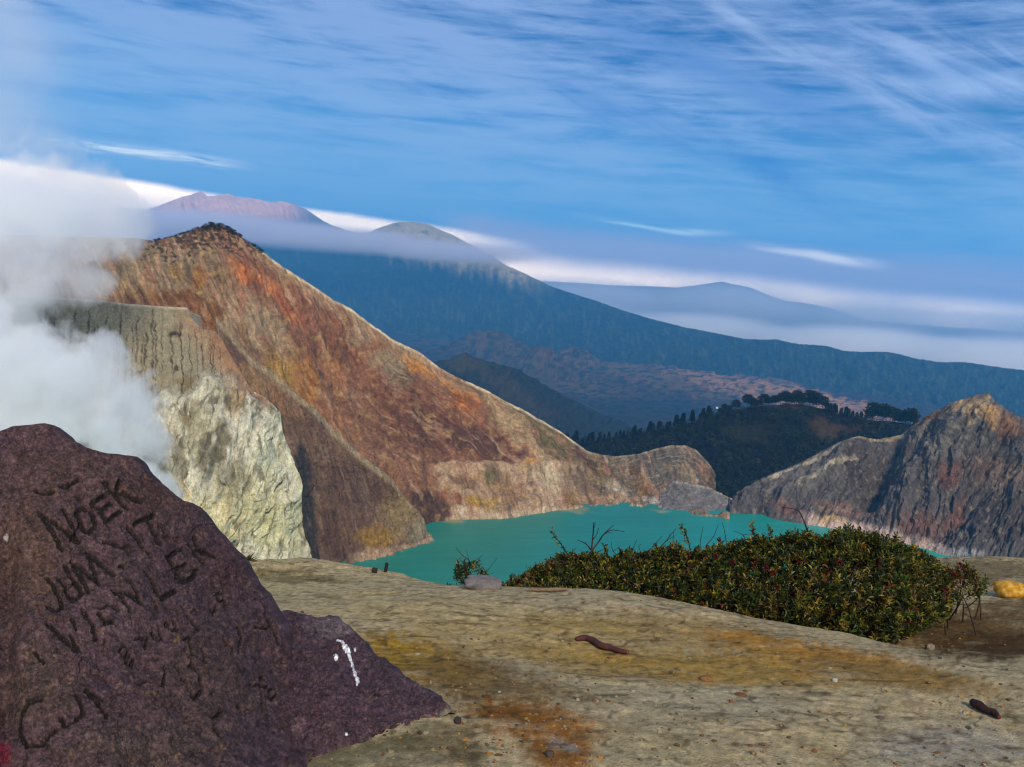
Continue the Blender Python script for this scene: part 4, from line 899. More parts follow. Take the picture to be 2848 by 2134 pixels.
def build_boulder():
    px = np.unique(np.r_[np.linspace(-420, -10, 60), np.linspace(-10, 1000, 620)])
    X, Y, v, P, N = stone_surface(px, BTOP, [(-420, 2460), (1000, 2460)], 640,
        [(-420, 1330, 3.2), (0, 1200, 3.25), (125, 1180, 3.3), (360, 1267, 3.35), (540, 1410, 3.42), (690, 1600, 3.45), (793, 1772, 3.4), (832, 1980, 3.1), (960, 2160, 2.75), (1000, 2420, 2.6),
         (-420, 2460, 1.95), (0, 2460, 2.0), (500, 2460, 2.2), (900, 2460, 2.5), (300, 1600, 2.92), (400, 1850, 2.70), (100, 1900, 2.5), (30, 1500, 2.9), (600, 1850, 2.92), (650, 2100, 2.6), (250, 1330, 3.18)])
    g = np.zeros_like(X)
    wx = X + 3 * n2(X / 14, Y / 14, 311); wy = Y + 3 * n2(X / 14, Y / 14, 312)
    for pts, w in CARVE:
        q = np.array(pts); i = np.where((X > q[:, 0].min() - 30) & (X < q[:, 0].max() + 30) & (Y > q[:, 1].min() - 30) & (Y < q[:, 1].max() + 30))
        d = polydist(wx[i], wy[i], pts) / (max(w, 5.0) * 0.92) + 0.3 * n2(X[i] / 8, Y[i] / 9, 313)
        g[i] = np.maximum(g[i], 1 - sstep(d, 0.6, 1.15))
    e = 0.25 + 0.75 * sstep(v, 0, 0.06)
    rel = 0.035 * fbm(X / 190, Y / 190, 3, 321) + 0.012 * plates(X / 120, Y / 100, 327) + 0.010 * fbm(X / 60, Y / 60, 3, 322) + 0.0022 * plates(X / 42, Y / 36, 328) + 0.0012 * plates(X / 17, Y / 15, 329) + 0.003 * fbm(X / 20, Y / 20, 4, 323) + 0.002 * fbm(X / 6, Y / 6, 2, 324)
    pit = sstep(fbm(X / 26, Y / 26, 3, 325), 0.25, 0.6); rel = rel - 0.005 * pit
    rel = rel - 0.05 * np.exp(-((X - 5) / 40) ** 2) * sstep(Y, 1420, 1500)            # broken left edge
    rel = rel + 0.012 * np.maximum(0, ridged(X / 90, Y / 90, 2, 326)) * (1 - sstep(Y - curve(X, BTOP), 60, 160))
    P = P + N * (rel * e - 0.014 * g)[..., None]
    p = Paint(X, Y, (70, 50, 55), 31)
    for cx, cy, rx, ry, c, f in ((180, 1330, 240, 70, (76, 56, 52), .6), (80, 1560, 110, 190, (86, 64, 48), .6), (420, 1380, 130, 70, (72, 48, 42), .7), (100, 1900, 120, 120, (76, 60, 48), .6), (560, 1900, 170, 160, (78, 58, 52), .6),
                                 (640, 1560, 60, 80, (70, 44, 50), .6), (300, 1700, 160, 100, (86, 66, 68), .5), (20, 1700, 40, 220, (60, 42, 38), .7), (400, 2080, 240, 70, (68, 56, 48), .6)):  # includes the shading down the left side, painted as darker rock colour
        p.blob(cx, cy, rx, ry, c, f, 0, 0.7, 0.5)
    p.mask(sstep(fbm(X / 45, Y / 45, 4, 331), 0.15, 0.5), (98, 78, 76), 0.5); p.mask(sstep(fbm(X / 40, Y / 40, 4, 332), 0.15, 0.5), (50, 34, 30), 0.55)
    p.mask(sstep(fbm(X / 30, Y / 30, 4, 333), 0.3, 0.55), (124, 96, 56), 0.45); p.mask(pit, (44, 32, 32), 0.6)
    p.vary(fbm(X / 9, Y / 9, 3, 334), 0.6); p.vary(plates(X / 12, Y / 11, 329), 0.35); p.mask(sstep(n2(X / 3.2, Y / 3.2, 335), 0.5, 0.8), (150, 128, 116), 0.4)
    p.mask(g, (9, 6, 7), 0.96)  # dirt in the carved strokes, their shade painted in with it
    p.blob(3, 1482, 7, 9, (190, 186, 178), 0.7, 0, 0.3, 0.8)    # specks of white and red paint at the rim of the stone
    p.blob(-6, 2068, 24, 36, (112, 16, 44), 0.8, 0, 0.4, 0.4)
    P, C = close_back(P, p.c, 1.0, 1.5)
    o = mesh_obj('carved_boulder', P.reshape(-1, 3), grid_faces(*P.shape[:2]), M_boulder, np.clip(C, .003, .9).reshape(-1, 3), loc=(-0.9, 2.9, -1.6))
    tag(o, 'large purple-brown boulder with rough names and dates carved into its sloping face', 'boulder')
build_boulder()
B2TOP = [(740, 1712), (758, 1705), (823, 1703), (882, 1718), (923, 1715), (964, 1736), (993, 1768), (1023, 1810), (1087, 1857), (1146, 1898), (1205, 1940), (1246, 1973), (1262, 1990)]
def build_boulder2():
    px = np.linspace(740, 1262, 420)
    X, Y, v, P, N = stone_surface(px, B2TOP, [(740, 2240), (882, 2170), (999, 2110), (1117, 2055), (1246, 1990), (1262, 1996)], 360,
        [(740, 1712, 3.75), (823, 1703, 3.72), (964, 1736, 3.62), (1023, 1810, 3.5), (1146, 1898, 3.32), (1246, 1973, 3.17), (1262, 1990, 3.16), (740, 2240, 2.6), (882, 2170, 2.72), (999, 2110, 2.85), (1117, 2055, 2.98), (900, 1850, 3.3), (980, 1950, 3.08)])
    e = 0.2 + 0.8 * sstep(v, 0, 0.06)
    rel = 0.030 * fbm(X / 150, Y / 150, 3, 341) + 0.012 * plates(X / 90, Y / 80, 345) + 0.005 * plates(X / 30, Y / 26, 346) + 0.0025 * plates(X / 13, Y / 11, 347) + 0.006 * fbm(X / 40, Y / 40, 3, 342) + 0.006 * fbm(X / 15, Y / 15, 4, 343) + 0.003 * fbm(X / 5, Y / 5, 3, 344)
    P = P + N * (rel * e)[..., None]
    p = Paint(X, Y, (72, 52, 60), 37)
    p.blob(960, 1740, 120, 30, (104, 94, 98), 0.7); p.mask(sstep(fbm(X / 40, Y / 40, 4, 351), 0.1, 0.5), (112, 90, 90), 0.5); p.mask(sstep(fbm(X / 36, Y / 36, 4, 352), 0.15, 0.5), (70, 48, 50), 0.5)
    p.mask(sstep(Y - curve(X, [(740, 2180), (882, 2120), (999, 2080), (1117, 2035), (1246, 1975)]) + 12 * p.n, -14, 14), (112, 106, 90), 0.8)
    p.vary(fbm(X / 8, Y / 8, 3, 353), 0.6); p.vary(plates(X / 12, Y / 11, 347), 0.35)
    wh = polydist(X + 2.5 * n2(X / 5, Y / 5, 354), Y + 2.5 * n2(X / 5, Y / 5, 355), z2((1600, 408), (1622, 418), (1640, 455), (1668, 520), (1680, 570), (1692, 622)))
    wk = wh / curve(Y, [(1770, 3.0), (1800, 5.5), (1850, 3.2), (1880, 5), (1900, 5)]) ; white = 1 - sstep(wk, 0.8, 1.25)
    for cx, cy, r in ((1592, 495, 9), (1682, 460, 6), (1585, 480, 4), (1636, 875, 6), (1598, 408, 5), (1590, 505, 5)):
        (a, b), = z2((cx, cy)); white = np.maximum(white, 1 - sstep(np.hypot(X - a, (Y - b) / 1.3) / r * 1.6 + 0.5 * n2(X / 4, Y / 4, 356), 0.7, 1.2))
    p.c = p.c * (1 - white[..., None]) + 0.85 * white[..., None]
    P, C = close_back(P, p.c, 0.6, 0.75, 10)
    o = mesh_obj('purple_boulder', P.reshape(-1, 3), grid_faces(*P.shape[:2]), M_boulder, np.clip(C, .003, .9).reshape(-1, 3), loc=(-0.6, 3.3, -1.65))
    tag(o, 'smaller purple boulder with a white paint drip beside the carved boulder', 'boulder')
build_boulder2()

# ------------------------------------------------------------------ small stones, stick, wood
ICO = None
def ico(sub=2):
    import bmesh
    b = bmesh.new(); bmesh.ops.create_icosphere(b, subdivisions=sub, radius=1.0)
    V = np.array([v.co[:] for v in b.verts]); Fc = np.array([[v.index for v in f.verts] for f in b.faces]); b.free(); return V, Fc
I1, I1F = ico(1); I3, I3F = ico(3); I4, I4F = ico(4)
def soil_mat(name, rough=0.9): return rock_material(name, 60.0, 0.5, 0.45, rough, 0.2)
M_stone = soil_mat('loose_stone')
def rock(name, label, px, py, w, h, dpt, color, seed, rot=0.0, sink=0.25, cat='rock', lump=0.28, group=None, c2=None):
    """a loose stone lying on the soil; w, h, dpt in metres"""
    base = on_ground(px, py)[0]; V = I4.copy()
    n = fbm(V[:, 0] * 1.4 + seed * 7.1, V[:, 1] * 1.4 + V[:, 2] * 1.1, 4, 400 + seed); V = V * (1 + lump * n)[:, None]
    V = np.sign(V) * np.abs(V) ** 0.82
    V *= np.array([w / 2, dpt / 2, h / 2]); c, s = math.cos(rot), math.sin(rot)
    V = V @ np.array([[c, s, 0], [-s, c, 0], [0, 0, 1]]); ctr = base + np.array([0, dpt * 0.3, h * (0.5 - sink)])
    k = fbm(V[:, 0] / (w * .2), V[:, 1] / (w * .2) + V[:, 2] / (w * .2), 3, 420 + seed)
    C = np.broadcast_to(lin(color), V.shape) * (1 + 0.4 * k)[:, None]
    if c2 is not None: mm = sstep(k, 0, 0.3)[:, None]; C = C * (1 - mm) + lin(c2) * mm
    o = mesh_obj(name, V + ctr, I4F, M_stone, np.clip(C, .01, .9), loc=tuple(base)); return tag(o, label, cat, group)
rock('grey_rock', 'low flat grey rock at the cliff edge beside the small sapling', 1342, 1643, .25, .085, .2, (112, 106, 104), 1)
rock('sulphur_lump', 'yellow lump of raw sulphur rock on bare soil at the right edge', 2815, 1664, .25, .13, .18, (176, 128, 36), 2, 0.2, 0.1, 'rock', 0.3, None, (206, 164, 84))
rock('small_stone', 'pale whitish stone on grey soil right of the curved stick', 2322, 1904, .026, .018, .022, (170, 164, 150), 3, cat='stone')
rock('small_stone', 'rust-brown stone on pale soil below the right end of the stick', 1965, 1893, .060, .024, .04, (128, 92, 58), 4, cat='stone')
rock('small_stone', 'flat tan stone at the foot of the shrub, on the crest of the slope', 2118, 1707, .10, .025, .06, (150, 128, 88), 5, cat='stone')
rock('small_stone', 'pale grey stone beside the dark hollow at the right', 2588, 1812, .055, .04, .05, (128, 118, 104), 6, cat='stone')
rock('small_stone', 'dark grey stone in the orange soil at the bottom edge', 1528, 2112, .032, .024, .03, (74, 66, 58), 7, cat='stone')
rock('small_stone', 'brown stone on the ochre soil right of the small boulder', 1352, 1942, .036, .012, .02, (84, 58, 36), 8, cat='stone')
rock('small_stone', 'dark grey stone by the far tip of the small boulder', 1272, 2018, .028, .026, .03, (58, 48, 48), 9, cat='stone')
rock('small_stone', 'brown flat stone on grey soil, left of the pale stone', 2195, 1910, .06, .02, .03, (104, 86, 60), 10, cat='stone')
rock('small_stone', 'greyish stone on the pale soil near the bottom right', 2450, 2004, .034, .014, .02, (92, 80, 72), 11, cat='stone')
rock('small_stone', 'rusty brown stone at the lower right of the pale soil', 2062, 1935, .05, .012, .03, (104, 70, 44), 12, cat='stone')
rock('shore_rock', 'dark brown lump on the flaky ledge above the lake', 1040, 1604, .045, .05, .04, (52, 40, 32), 13, cat='stone')

def tube(pts, rad, n=8, seed=0, rough=0.0):
    """a tapering round stem through points; returns vertices and quads"""
    pts = np.array(pts, float); rad = np.broadcast_to(rad, len(pts)).astype(float)
    T = np.gradient(pts, axis=0); T /= np.linalg.norm(T, axis=1, keepdims=True) + 1e-12
    up = np.array([0.3, 0.2, 1.0]); A = np.cross(T, up); A /= np.linalg.norm(A, axis=1, keepdims=True) + 1e-9; B = np.cross(T, A)
    th = np.arange(n) * 2 * np.pi / n
    rr = rad[:, None] * (1 + rough * n2(np.arange(len(pts))[:, None] / 2.1 + seed, th[None] * 1.3, 430))
    V = pts[:, None] + rr[..., None] * (np.cos(th)[None, :, None] * A[:, None] + np.sin(th)[None, :, None] * B[:, None])
    i = np.arange(len(pts) * n).reshape(len(pts), n); j = np.roll(i, -1, 1)
    Fq = np.stack([i[:-1], j[:-1], j[1:], i[1:]], -1).reshape(-1, 4)
    V = V.reshape(-1, 3); V = np.r_[V, pts[:1], pts[-1:]]; a, b = len(V) - 2, len(V) - 1
    cap = np.r_[np.stack([i[0], i[0], j[0], np.full(n, a)], -1)[:, [0, 3, 2]], np.stack([i[-1], j[-1], np.full(n, b)], -1)]
    return V, Fq, cap
class Geo:
    def __init__(s): s.V, s.Q, s.T, s.C, s.n = [], [], [], [], 0
    def add(s, V, Q=None, T=None, C=None):
        s.V.append(V)
        if Q is not None and len(Q): s.Q.append(Q + s.n)
        if T is not None and len(T): s.T.append(T + s.n)
        s.C.append(np.broadcast_to(C, (len(V), 3))); s.n += len(V)
    def tube(s, pts, rad, c, n=6, rough=0.0, seed=0):
        V, Q, T = tube(pts, rad, n, seed, rough); s.add(V, Q, T, lin(c))
    def build(s, name, mat, parent=None, loc=(0, 0, 0), smooth=False):
        f = ([np.concatenate(s.Q)] if s.Q else []) + ([np.concatenate(s.T)] if s.T else [])
        return mesh_obj(name, np.concatenate(s.V), f, mat, np.concatenate(s.C), parent, smooth, loc)
def smooth_line(pts, n):
    pts = np.array(pts, float); t = np.linspace(0, len(pts) - 1, n); i = np.clip(t.astype(int), 0, len(pts) - 2); f = (t - i)[:, None]
    p0 = pts[np.maximum(i - 1, 0)]; p1 = pts[i]; p2 = pts[i + 1]; p3 = pts[np.minimum(i + 2, len(pts) - 1)]
    return 0.5 * (2 * p1 + (p2 - p0) * f + (2 * p0 - 5 * p1 + 4 * p2 - p3) * f ** 2 + (3 * p1 - p0 - 3 * p2 + p3) * f ** 3)
M_wood = rock_material('weathered_wood', 90.0, 0.5, 0.4, 0.75, 0.3)
def lying(name, label, cat, pts, rads, color, seed, lift=0.6, end=None):
    P = np.array([on_ground(a, b)[0] for a, b in pts]); P = smooth_line(P, 40); r = np.interp(np.linspace(0, 1, 40), np.linspace(0, 1, len(rads)), rads)
    P[:, 2] = ground_z(P[:, 0], P[:, 1], False) + r * lift + 0.01
    P[:, 1] += 0.2 * r; g = Geo(); V, Q, T = tube(P, r, 14, seed, 0.16); C = np.broadcast_to(lin(color), V.shape).copy()
    C *= (1 + 0.4 * n2(np.arange(len(V)) / 9.0, np.arange(len(V)) % 14 / 3.0, 440))[:, None]
    if end is not None: C[-16:] = lin(end)
    g.add(V, Q, T, np.clip(C, .003, 1)); return tag(g.build(name, M_wood, None, tuple(P[0]), True), label, cat)
lying('curved_stick', 'dark reddish curved stick lying on the pale bare ground', 'stick', [(1602, 1790), (1625, 1789), (1650, 1797), (1672, 1810), (1695, 1815), (1722, 1822), (1746, 1826)], [.012, .016, .017, .017, .016, .012, .010], (74, 40, 38), 1, 0.8, (120, 70, 44))
lying('charred_wood', 'charred reddish-brown chunk of wood on pale soil at the lower right', 'driftwood', [(2703, 1972), (2722, 1984), (2745, 1990), (2762, 2000), (2778, 2010)], [.016, .020, .013, .015, .008], (46, 24, 20), 2, 0.7, (96, 44, 28))
lying('grey_plank', 'thin weathered stick lying along the foot of the low bush', 'stick', [(1470, 1648), (1510, 1649), (1550, 1648), (1578, 1646)], [.008, .012, .012, .006], (120, 100, 76), 3, 0.7)
def stump():
    b = on_ground(1070, 1598)[0]; h = 0.075; g = Geo()
    pts = np.array([b + np.array([q * 0.012, 0, -0.03 + q * (h + .03)]) for q in np.linspace(0, 1, 8)])
    g.tube(pts, [.015, .015, .014, .014, .014, .015, .016, .011], (36, 26, 24), 10, 0.25)
    tag(g.build('wooden_stump', M_wood, None, tuple(b), True), 'short dark stump standing at the cliff edge above the lake', 'stump')
stump()
def gravel():
    n = 2400; px = rng.uniform(700, 2848, n); py = 1600 + 534 * rng.random(n) ** 0.6
    w = np.exp(-((px - 1350) / 260) ** 2 - ((py - 1960) / 130) ** 2) + 0.30 + 0.3 * (fbm(px / 120, py / 40, 3, 450) > 0.1)
    k = rng.random(n) < w; px, py = px[k], py[k]; P = on_ground(px, py); ok = (P[:, 1] < 8.5); P = P[ok]; n = len(P)
    r = (0.0022 + 0.0075 * rng.random(n) ** 3.2)[:, None, None]
    V = I1[None] * r * (1 + 0.5 * rng.uniform(-1, 1, (n, len(I1), 1))) * rng.uniform(0.6, 1.3, (n, 1, 3)) * np.array([1.15, 1.15, 0.75]) + P[:, None] + np.array([0, 0, .3]) * r
    pal = lin([(142, 130, 106), (112, 92, 66), (150, 112, 60), (90, 74, 58), (140, 128, 104), (118, 76, 46), (78, 64, 56), (134, 118, 84)])
    C = pal[rng.integers(0, len(pal), n)][:, None] * rng.uniform(0.7, 1.2, (n, 1, 1)) + np.zeros((1, len(I1), 1))
    Fc = (I1F[None] + (np.arange(n) * len(I1))[:, None, None]).reshape(-1, 3)
    o = mesh_obj('gravel', V.reshape(-1, 3), Fc, M_stone, C.reshape(-1, 3), smooth=False)
    tag(o, 'loose gravel and grit scattered over the bare soil', kind='stuff')
gravel()

# ------------------------------------------------------------------ shrubs
def leaf_material(name, trans=0.25):
    m = bpy.data.materials.new(name); m.use_nodes = True; t = NT(m.node_tree); b = t.n['Principled BSDF']
    c = t.new('ShaderNodeAttribute', attribute_name='Col').outputs['Color']
    t.put(b.inputs['Base Color'], c); b.inputs['Roughness'].default_value = 0.5; b.inputs['Specular IOR Level'].default_value = 0.35
    tr = t.new('ShaderNodeBsdfTranslucent'); t.put(tr.inputs[0], c); mx = t.new('ShaderNodeMixShader'); mx.inputs[0].default_value = trans
    t.l.new(b.outputs[0], mx.inputs[1]); t.l.new(tr.outputs[0], mx.inputs[2]); t.l.new(mx.outputs[0], t.n['Material Output'].inputs[0])
    return m
M_leaf = leaf_material('shrub_leaf'); M_flower = leaf_material('flower_petal', 0.1)
def unit(v): return v / (np.linalg.norm(v, axis=-1, keepdims=True) + 1e-12)
def leaves(P, D, Nn, L, Wd, C):
    """folded pointed leaves: base P, direction D, face normal Nn -> Geo arrays"""
    n = len(P); S_ = unit(np.cross(D, Nn)); Nn = unit(np.cross(S_, D)); L = L[:, None]; Wd = Wd[:, None]
    tip = P + D * L - Nn * L * 0.12; m = P + D * L * 0.55; a = m + S_ * Wd * .5 + Nn * Wd * .22; b = m - S_ * Wd * .5 + Nn * Wd * .22
    V = np.stack([P, a, tip, b], 1).reshape(-1, 3); i = (np.arange(n) * 4)[:, None]
    T = np.concatenate([i + np.array([[0, 1, 2]]), i + np.array([[0, 2, 3]])]); return V, T, np.repeat(C, 4, 0)
GREENS = lin([(52, 72, 22), (70, 86, 26), (92, 98, 30), (38, 54, 20), (110, 104, 34), (60, 70, 30), (128, 110, 40)])
REDS = lin([(110, 50, 30), (128, 70, 34), (88, 34, 26)])
def shoots(g, P, D, L, nl, leaf, tone=1.0, red=0.06, r=None):
    """leafy shoots: leaves spiral up each stem"""
    r = r or rng; n = len(P); pal = GREENS[r.integers(0, len(GREENS), n)]; isred = r.random(n) < red; pal[isred] = REDS[r.integers(0, 3, isred.sum())]
    k = np.arange(nl); f = 0.25 + 0.75 * k / (nl - 1); A = unit(np.cross(D, np.array([0.31, 0.77, 0.2]))); B = np.cross(D, A)
    th = k[None] * 2.4 + r.uniform(0, 6.3, (n, 1)); rad = np.cos(th)[..., None] * A[:, None] + np.sin(th)[..., None] * B[:, None]
    base = P[:, None] + D[:, None] * (f[None] * L[:, None])[..., None]
    up = 0.55 + 0.9 * f[None, :, None] ** 2
    d = unit(rad + D[:, None] * up + 0.25 * r.normal(size=(n, nl, 3))); nn = unit(D[:, None] * 1.0 - rad * 0.4 + 0.3 * r.normal(size=(n, nl, 3)))
    ln = leaf * r.uniform(0.65, 1.25, (n, nl)); C = pal[:, None] * (0.28 + 1.15 * r.random((n, nl, 1)) ** 1.5) * tone * r.uniform(0.55, 1.25, (n, 1, 1))
    yel = r.random((n, nl)) < 0.07; C[yel] = lin((150, 128, 40)) * r.uniform(.7, 1.2, (yel.sum(), 1))
    V, T, Cc = leaves(base.reshape(-1, 3), d.reshape(-1, 3), nn.reshape(-1, 3), ln.ravel(), (ln * r.uniform(.30, .42, ln.shape)).ravel(), C.reshape(-1, 3))
    g.add(V, None, T, Cc)
def bare(g, pix, d0, r0, r1, color=(46, 34, 32), dd=0.0, n=None):
    """a bare twig through points of the photograph at distance d0 (+dd towards its tip)"""
    q = np.array(pix, float); k = len(q); D = d0 + dd * np.linspace(0, 1, k) + 0.04 * np.sin(np.arange(k) * 2.1)
    P = smooth_line(at(q[:, 0], q[:, 1], D), n or 4 * k); g.tube(P, np.linspace(r0, r1, len(P)), color, 5)
SH_DF = [(1250, 6.35), (1380, 6.25), (1580, 6.12), (1800, 5.9), (2000, 5.45), (2300, 5.02), (2500, 4.95), (2640, 5.5), (2760, 5.9)]
def flower(parent, P, rad, seed, c=(92, 10, 16)):
    r = np.random.default_rng(seed); g = Geo(); n = 34; D = unit(r.normal(size=(n, 3)) + np.array([0, -0.4, 0.5]))
    C = lin(c) * r.uniform(0.5, 1.4, (n, 1)); V, T, Cc = leaves(P + D * rad * .2, D, unit(r.normal(size=(n, 3))), np.full(n, rad * .75), np.full(n, rad * .4), C); g.add(V, None, T, Cc)
    return g.build('flower', M_flower, parent, tuple(P))
def shrub(name, label, x0, x1, top, bot, n, seed, leaf=0.034, base_px=None, flowers=(), thick=1.1, tone=1.0, red=0.03, nl=13, extra=None, twigs=(), pad=0.0):
    r = np.random.default_rng(seed); m = int(n * 1.0)
    px = r.uniform(x0, x1, m); tp, bt = curve(px, top), curve(px, bot); h = r.random(m)
    h = np.where(r.random(m) < 0.25, 1 - 0.25 * h, h)                       # some more along the top
    lump = 40 * fbm(px / 70, px * 0 + seed, 3, 470)
    py = bt - h * (bt - tp - lump * h) ; df = curve(px, SH_DF) + pad
    d = df + 0.55 * h ** 2 * thick + thick * r.random(m) ** 1.6 * (0.35 + 0.65 * (1 - np.abs(2 * h - 1)))
    P = at(px, py, d); ok = P[:, 2] > ground_z(P[:, 0], P[:, 1], False) - 0.04; P = P[ok]; h = h[ok]
    bx = (x0 + x1) / 2 if base_px is None else base_px; bd = float(curve(np.float64(bx), SH_DF)) + 0.6
    b = at(bx, 1700.0, np.float64(bd)); b[2] = ground_z(b[0], b[1]); root = empty(name, tuple(b)); tag(root, label, 'shrub')
    k = len(P); D = unit(np.array([0, 0, 0.75]) + 0.5 * unit(P - b) + 0.42 * r.normal(size=(k, 3)) - np.array([0, 0.25, 0])); L = r.uniform(0.07, 0.14, k)
    g = Geo(); shoots(g, P - D * L[:, None] * 0.8, D, L, nl, leaf, tone, red, r)
    for q in range(int((x1 - x0) / 26)):                                    # odd sprigs standing proud of the rest
        sx = r.uniform(x0, x1); sy = float(curve(np.float64(sx), top)); sd = float(curve(np.float64(sx), SH_DF)) + 0.5 * thick
        spike(sx, sy + 40, sx + r.uniform(-26, 22), sy - r.uniform(-6, 18), sd, 14, leaf, red, tone)(g, r)
    if extra: extra(g, r)
    g.build('foliage', M_leaf, root, tuple(b))
    s = Geo()
    for i in range(0, k, 9):
        e = P[i]; st = b + np.array([(e[0] - b[0]) * r.uniform(.3, .8), (e[1] - b[1]) * .5 + r.uniform(-.2, .2), 0]); st[2] = ground_z(st[0], st[1]) - 0.02
        mid = (st + e) / 2 + np.array([0, 0, 0.05]) + 0.04 * r.normal(size=3); s.tube(smooth_line([st, mid, e], 7), np.linspace(.006, .002, 7), (52, 38, 30), 4)
    s.build('stem', M_wood, root, tuple(b))
    for q in twigs:
        tg = Geo()
        for pts, r0 in q: bare(tg, pts, float(curve(np.float64(pts[0][0]), SH_DF)) + 0.55 + pad, r0, r0 * 0.35)
        tg.build('bare_branch', M_wood, root, tuple(b))
    for j, (fx, fy, fr) in enumerate(flowers):
        dd = float(curve(np.float64(fx), SH_DF)) + pad; hh = np.clip((curve(np.float64(fx), bot) - fy) / (curve(np.float64(fx), bot) - curve(np.float64(fx), top)), 0, 1)
        flower(root, at(float(fx), float(fy), np.float64(dd + 0.5 * hh ** 2 * thick - 0.03)), fr, seed * 100 + j)
    return root
def spike(x0, y0, x1, y1, d, n=20, leaf=0.03, red=0.0, tone=1.0):
    """one upright leafy shoot between two points of the photograph"""
    def f(g, r):
        a = at(float(x0), float(y0), np.float64(d)); b = at(float(x1), float(y1), np.float64(d - 0.05)); g.tube(smooth_line([a, (a + b) / 2 + np.array([.01, 0, 0]), b], 7), np.linspace(.005, .002, 7), (66, 52, 30), 5)
        m = 8
        for q in range(m):
            p = a + (b - a) * (0.1 + 0.75 * q / m); shoots(g, p[None], unit((b - a) + 0.02 * r.normal(size=3))[None], np.array([np.linalg.norm(b - a) * 0.3]), max(6, n // m * 2), leaf, tone, red, r)
    return f
def many(*fs):
    def f(g, r):
        for q in fs: q(g, r)
    return f
zs = lambda *p: [(1200 + .452 * a, 1400 + .452 * b) for a, b in p]
TOP_BIG = [(1860, 1600), (1900, 1566), (1950, 1546), (2000, 1534), (2050, 1516), (2110, 1508), (2150, 1502), (2250, 1492), (2300, 1496), (2350, 1486), (2420, 1490), (2480, 1504), (2540, 1528), (2600, 1574), (2650, 1630)]
BOT_BIG = [(1860, 1680), (2000, 1708), (2150, 1735), (2300, 1768), (2400, 1785), (2480, 1780), (2540, 1760), (2620, 1715), (2650, 1690)]
shrub('leafy_shrub', 'largest dense green shrub with small red flowers, filling the hollow on the right', 1870, 2640, TOP_BIG, BOT_BIG, 3300, 21, 0.036,
      flowers=[(1990, 1548, .024), (2038, 1565, .02), (2130, 1582, .024), (2150, 1595, .026), (2334, 1568, .024), (2160, 1634, .022)],
      extra=many(spike(2100, 1540, 2092, 1458, 5.9, 20, .034, 0.5), spike(2140, 1530, 2142, 1468, 5.9, 16), spike(2195, 1520, 2192, 1480, 5.8, 14), spike(2330, 1510, 2322, 1478, 5.7, 12), spike(2480, 1525, 2492, 1490, 5.6, 12), spike(1920, 1530, 1896, 1462, 6.1, 22)),
      twigs=[[([(2262, 1540), (2251, 1498), (2240, 1460), (2226, 1428), (2212, 1417), (2176, 1411)], .007)], [([(2225, 1492), (2245, 1482), (2262, 1474)], .004)], [([(2392, 1505), (2400, 1480), (2404, 1474)], .004)],
             [(zs((1940, 250), (1915, 195), (1860, 170)), .004), (zs((1915, 195), (1960, 188)), .003)], [(zs((1815, 250), (1805, 180), (1790, 118)), .004)]])
TOP_MID = [(1500, 1600), (1530, 1560), (1580, 1548), (1640, 1552), (1700, 1546), (1780, 1544), (1840, 1532), (1900, 1532), (1960, 1530)]
BOT_MID = [(1500, 1655), (1600, 1655), (1800, 1675), (1960, 1705)]
shrub('twiggy_shrub', 'bushy olive shrub with bare grey twigs standing against the turquoise lake', 1505, 1940, TOP_MID, BOT_MID, 2000, 22, 0.034, pad=0.05,
      flowers=[(2000, 1500, .02), (1968, 1522, .02), (1908, 1592, .018), (1600, 1545, .02)],
      extra=many(spike(1598, 1572, 1532, 1478, 6.6, 26, .032), spike(1550, 1590, 1520, 1562, 6.5, 14, .03, .6), spike(1536, 1600, 1545, 1556, 6.5, 14, .03, .6), spike(1690, 1560, 1682, 1522, 6.6, 12), spike(1720, 1560, 1728, 1534, 6.6, 12)),
      twigs=[[(zs((1260, 370), (1340, 290), (1420, 200)), .005), (zs((1310, 345), (1400, 280), (1505, 155)), .006), (zs((1450, 235), (1470, 180)), .003), (zs((1460, 222), (1512, 192)), .003)],
             [(zs((1215, 350), (1240, 280), (1265, 222)), .004)], [(zs((1150, 330), (1115, 290), (1108, 240)), .004), (zs((1120, 295), (1165, 260)), .003)], [(zs((1655, 290), (1655, 230), (1672, 145)), .004)],
             [(zs((1690, 260), (1735, 205), (1765, 130)), .004)], [(zs((1488, 320), (1486, 250), (1490, 180)), .004)], [(zs((1300, 320), (1275, 270), (1290, 250)), .003)]])
shrub('low_bush', 'low straggly green bush on the cliff edge, left of the twiggy shrub', 1375, 1530, [(1375, 1640), (1400, 1622), (1440, 1606), (1490, 1588), (1530, 1580)], [(1375, 1655), (1530, 1655)], 260, 23, 0.03, thick=0.6, pad=0.1,
      twigs=[[(zs((610, 470), (595, 420), (580, 380)), .003)], [(zs((530, 480), (510, 430)), .003)]])
shrub('sapling_shrub', 'small dark green sapling with thin bare twigs at the cliff edge', 1262, 1366, [(1262, 1590), (1275, 1572), (1310, 1560), (1340, 1566), (1345, 1590), (1366, 1620)], [(1262, 1600), (1290, 1640), (1330, 1648), (1366, 1645)], 64, 24, 0.028, thick=0.3, tone=0.75, red=0, nl=11, pad=0.1,
      twigs=[[(zs((225, 510), (222, 440), (238, 365), (190, 320), (152, 275)), .006), (zs((236, 380), (215, 285)), .003), (zs((250, 385), (275, 350), (318, 318)), .003)], [(zs((300, 500), (330, 440), (405, 335)), .004), (zs((330, 440), (385, 430)), .003)], [(zs((150, 515), (160, 470)), .003)]])
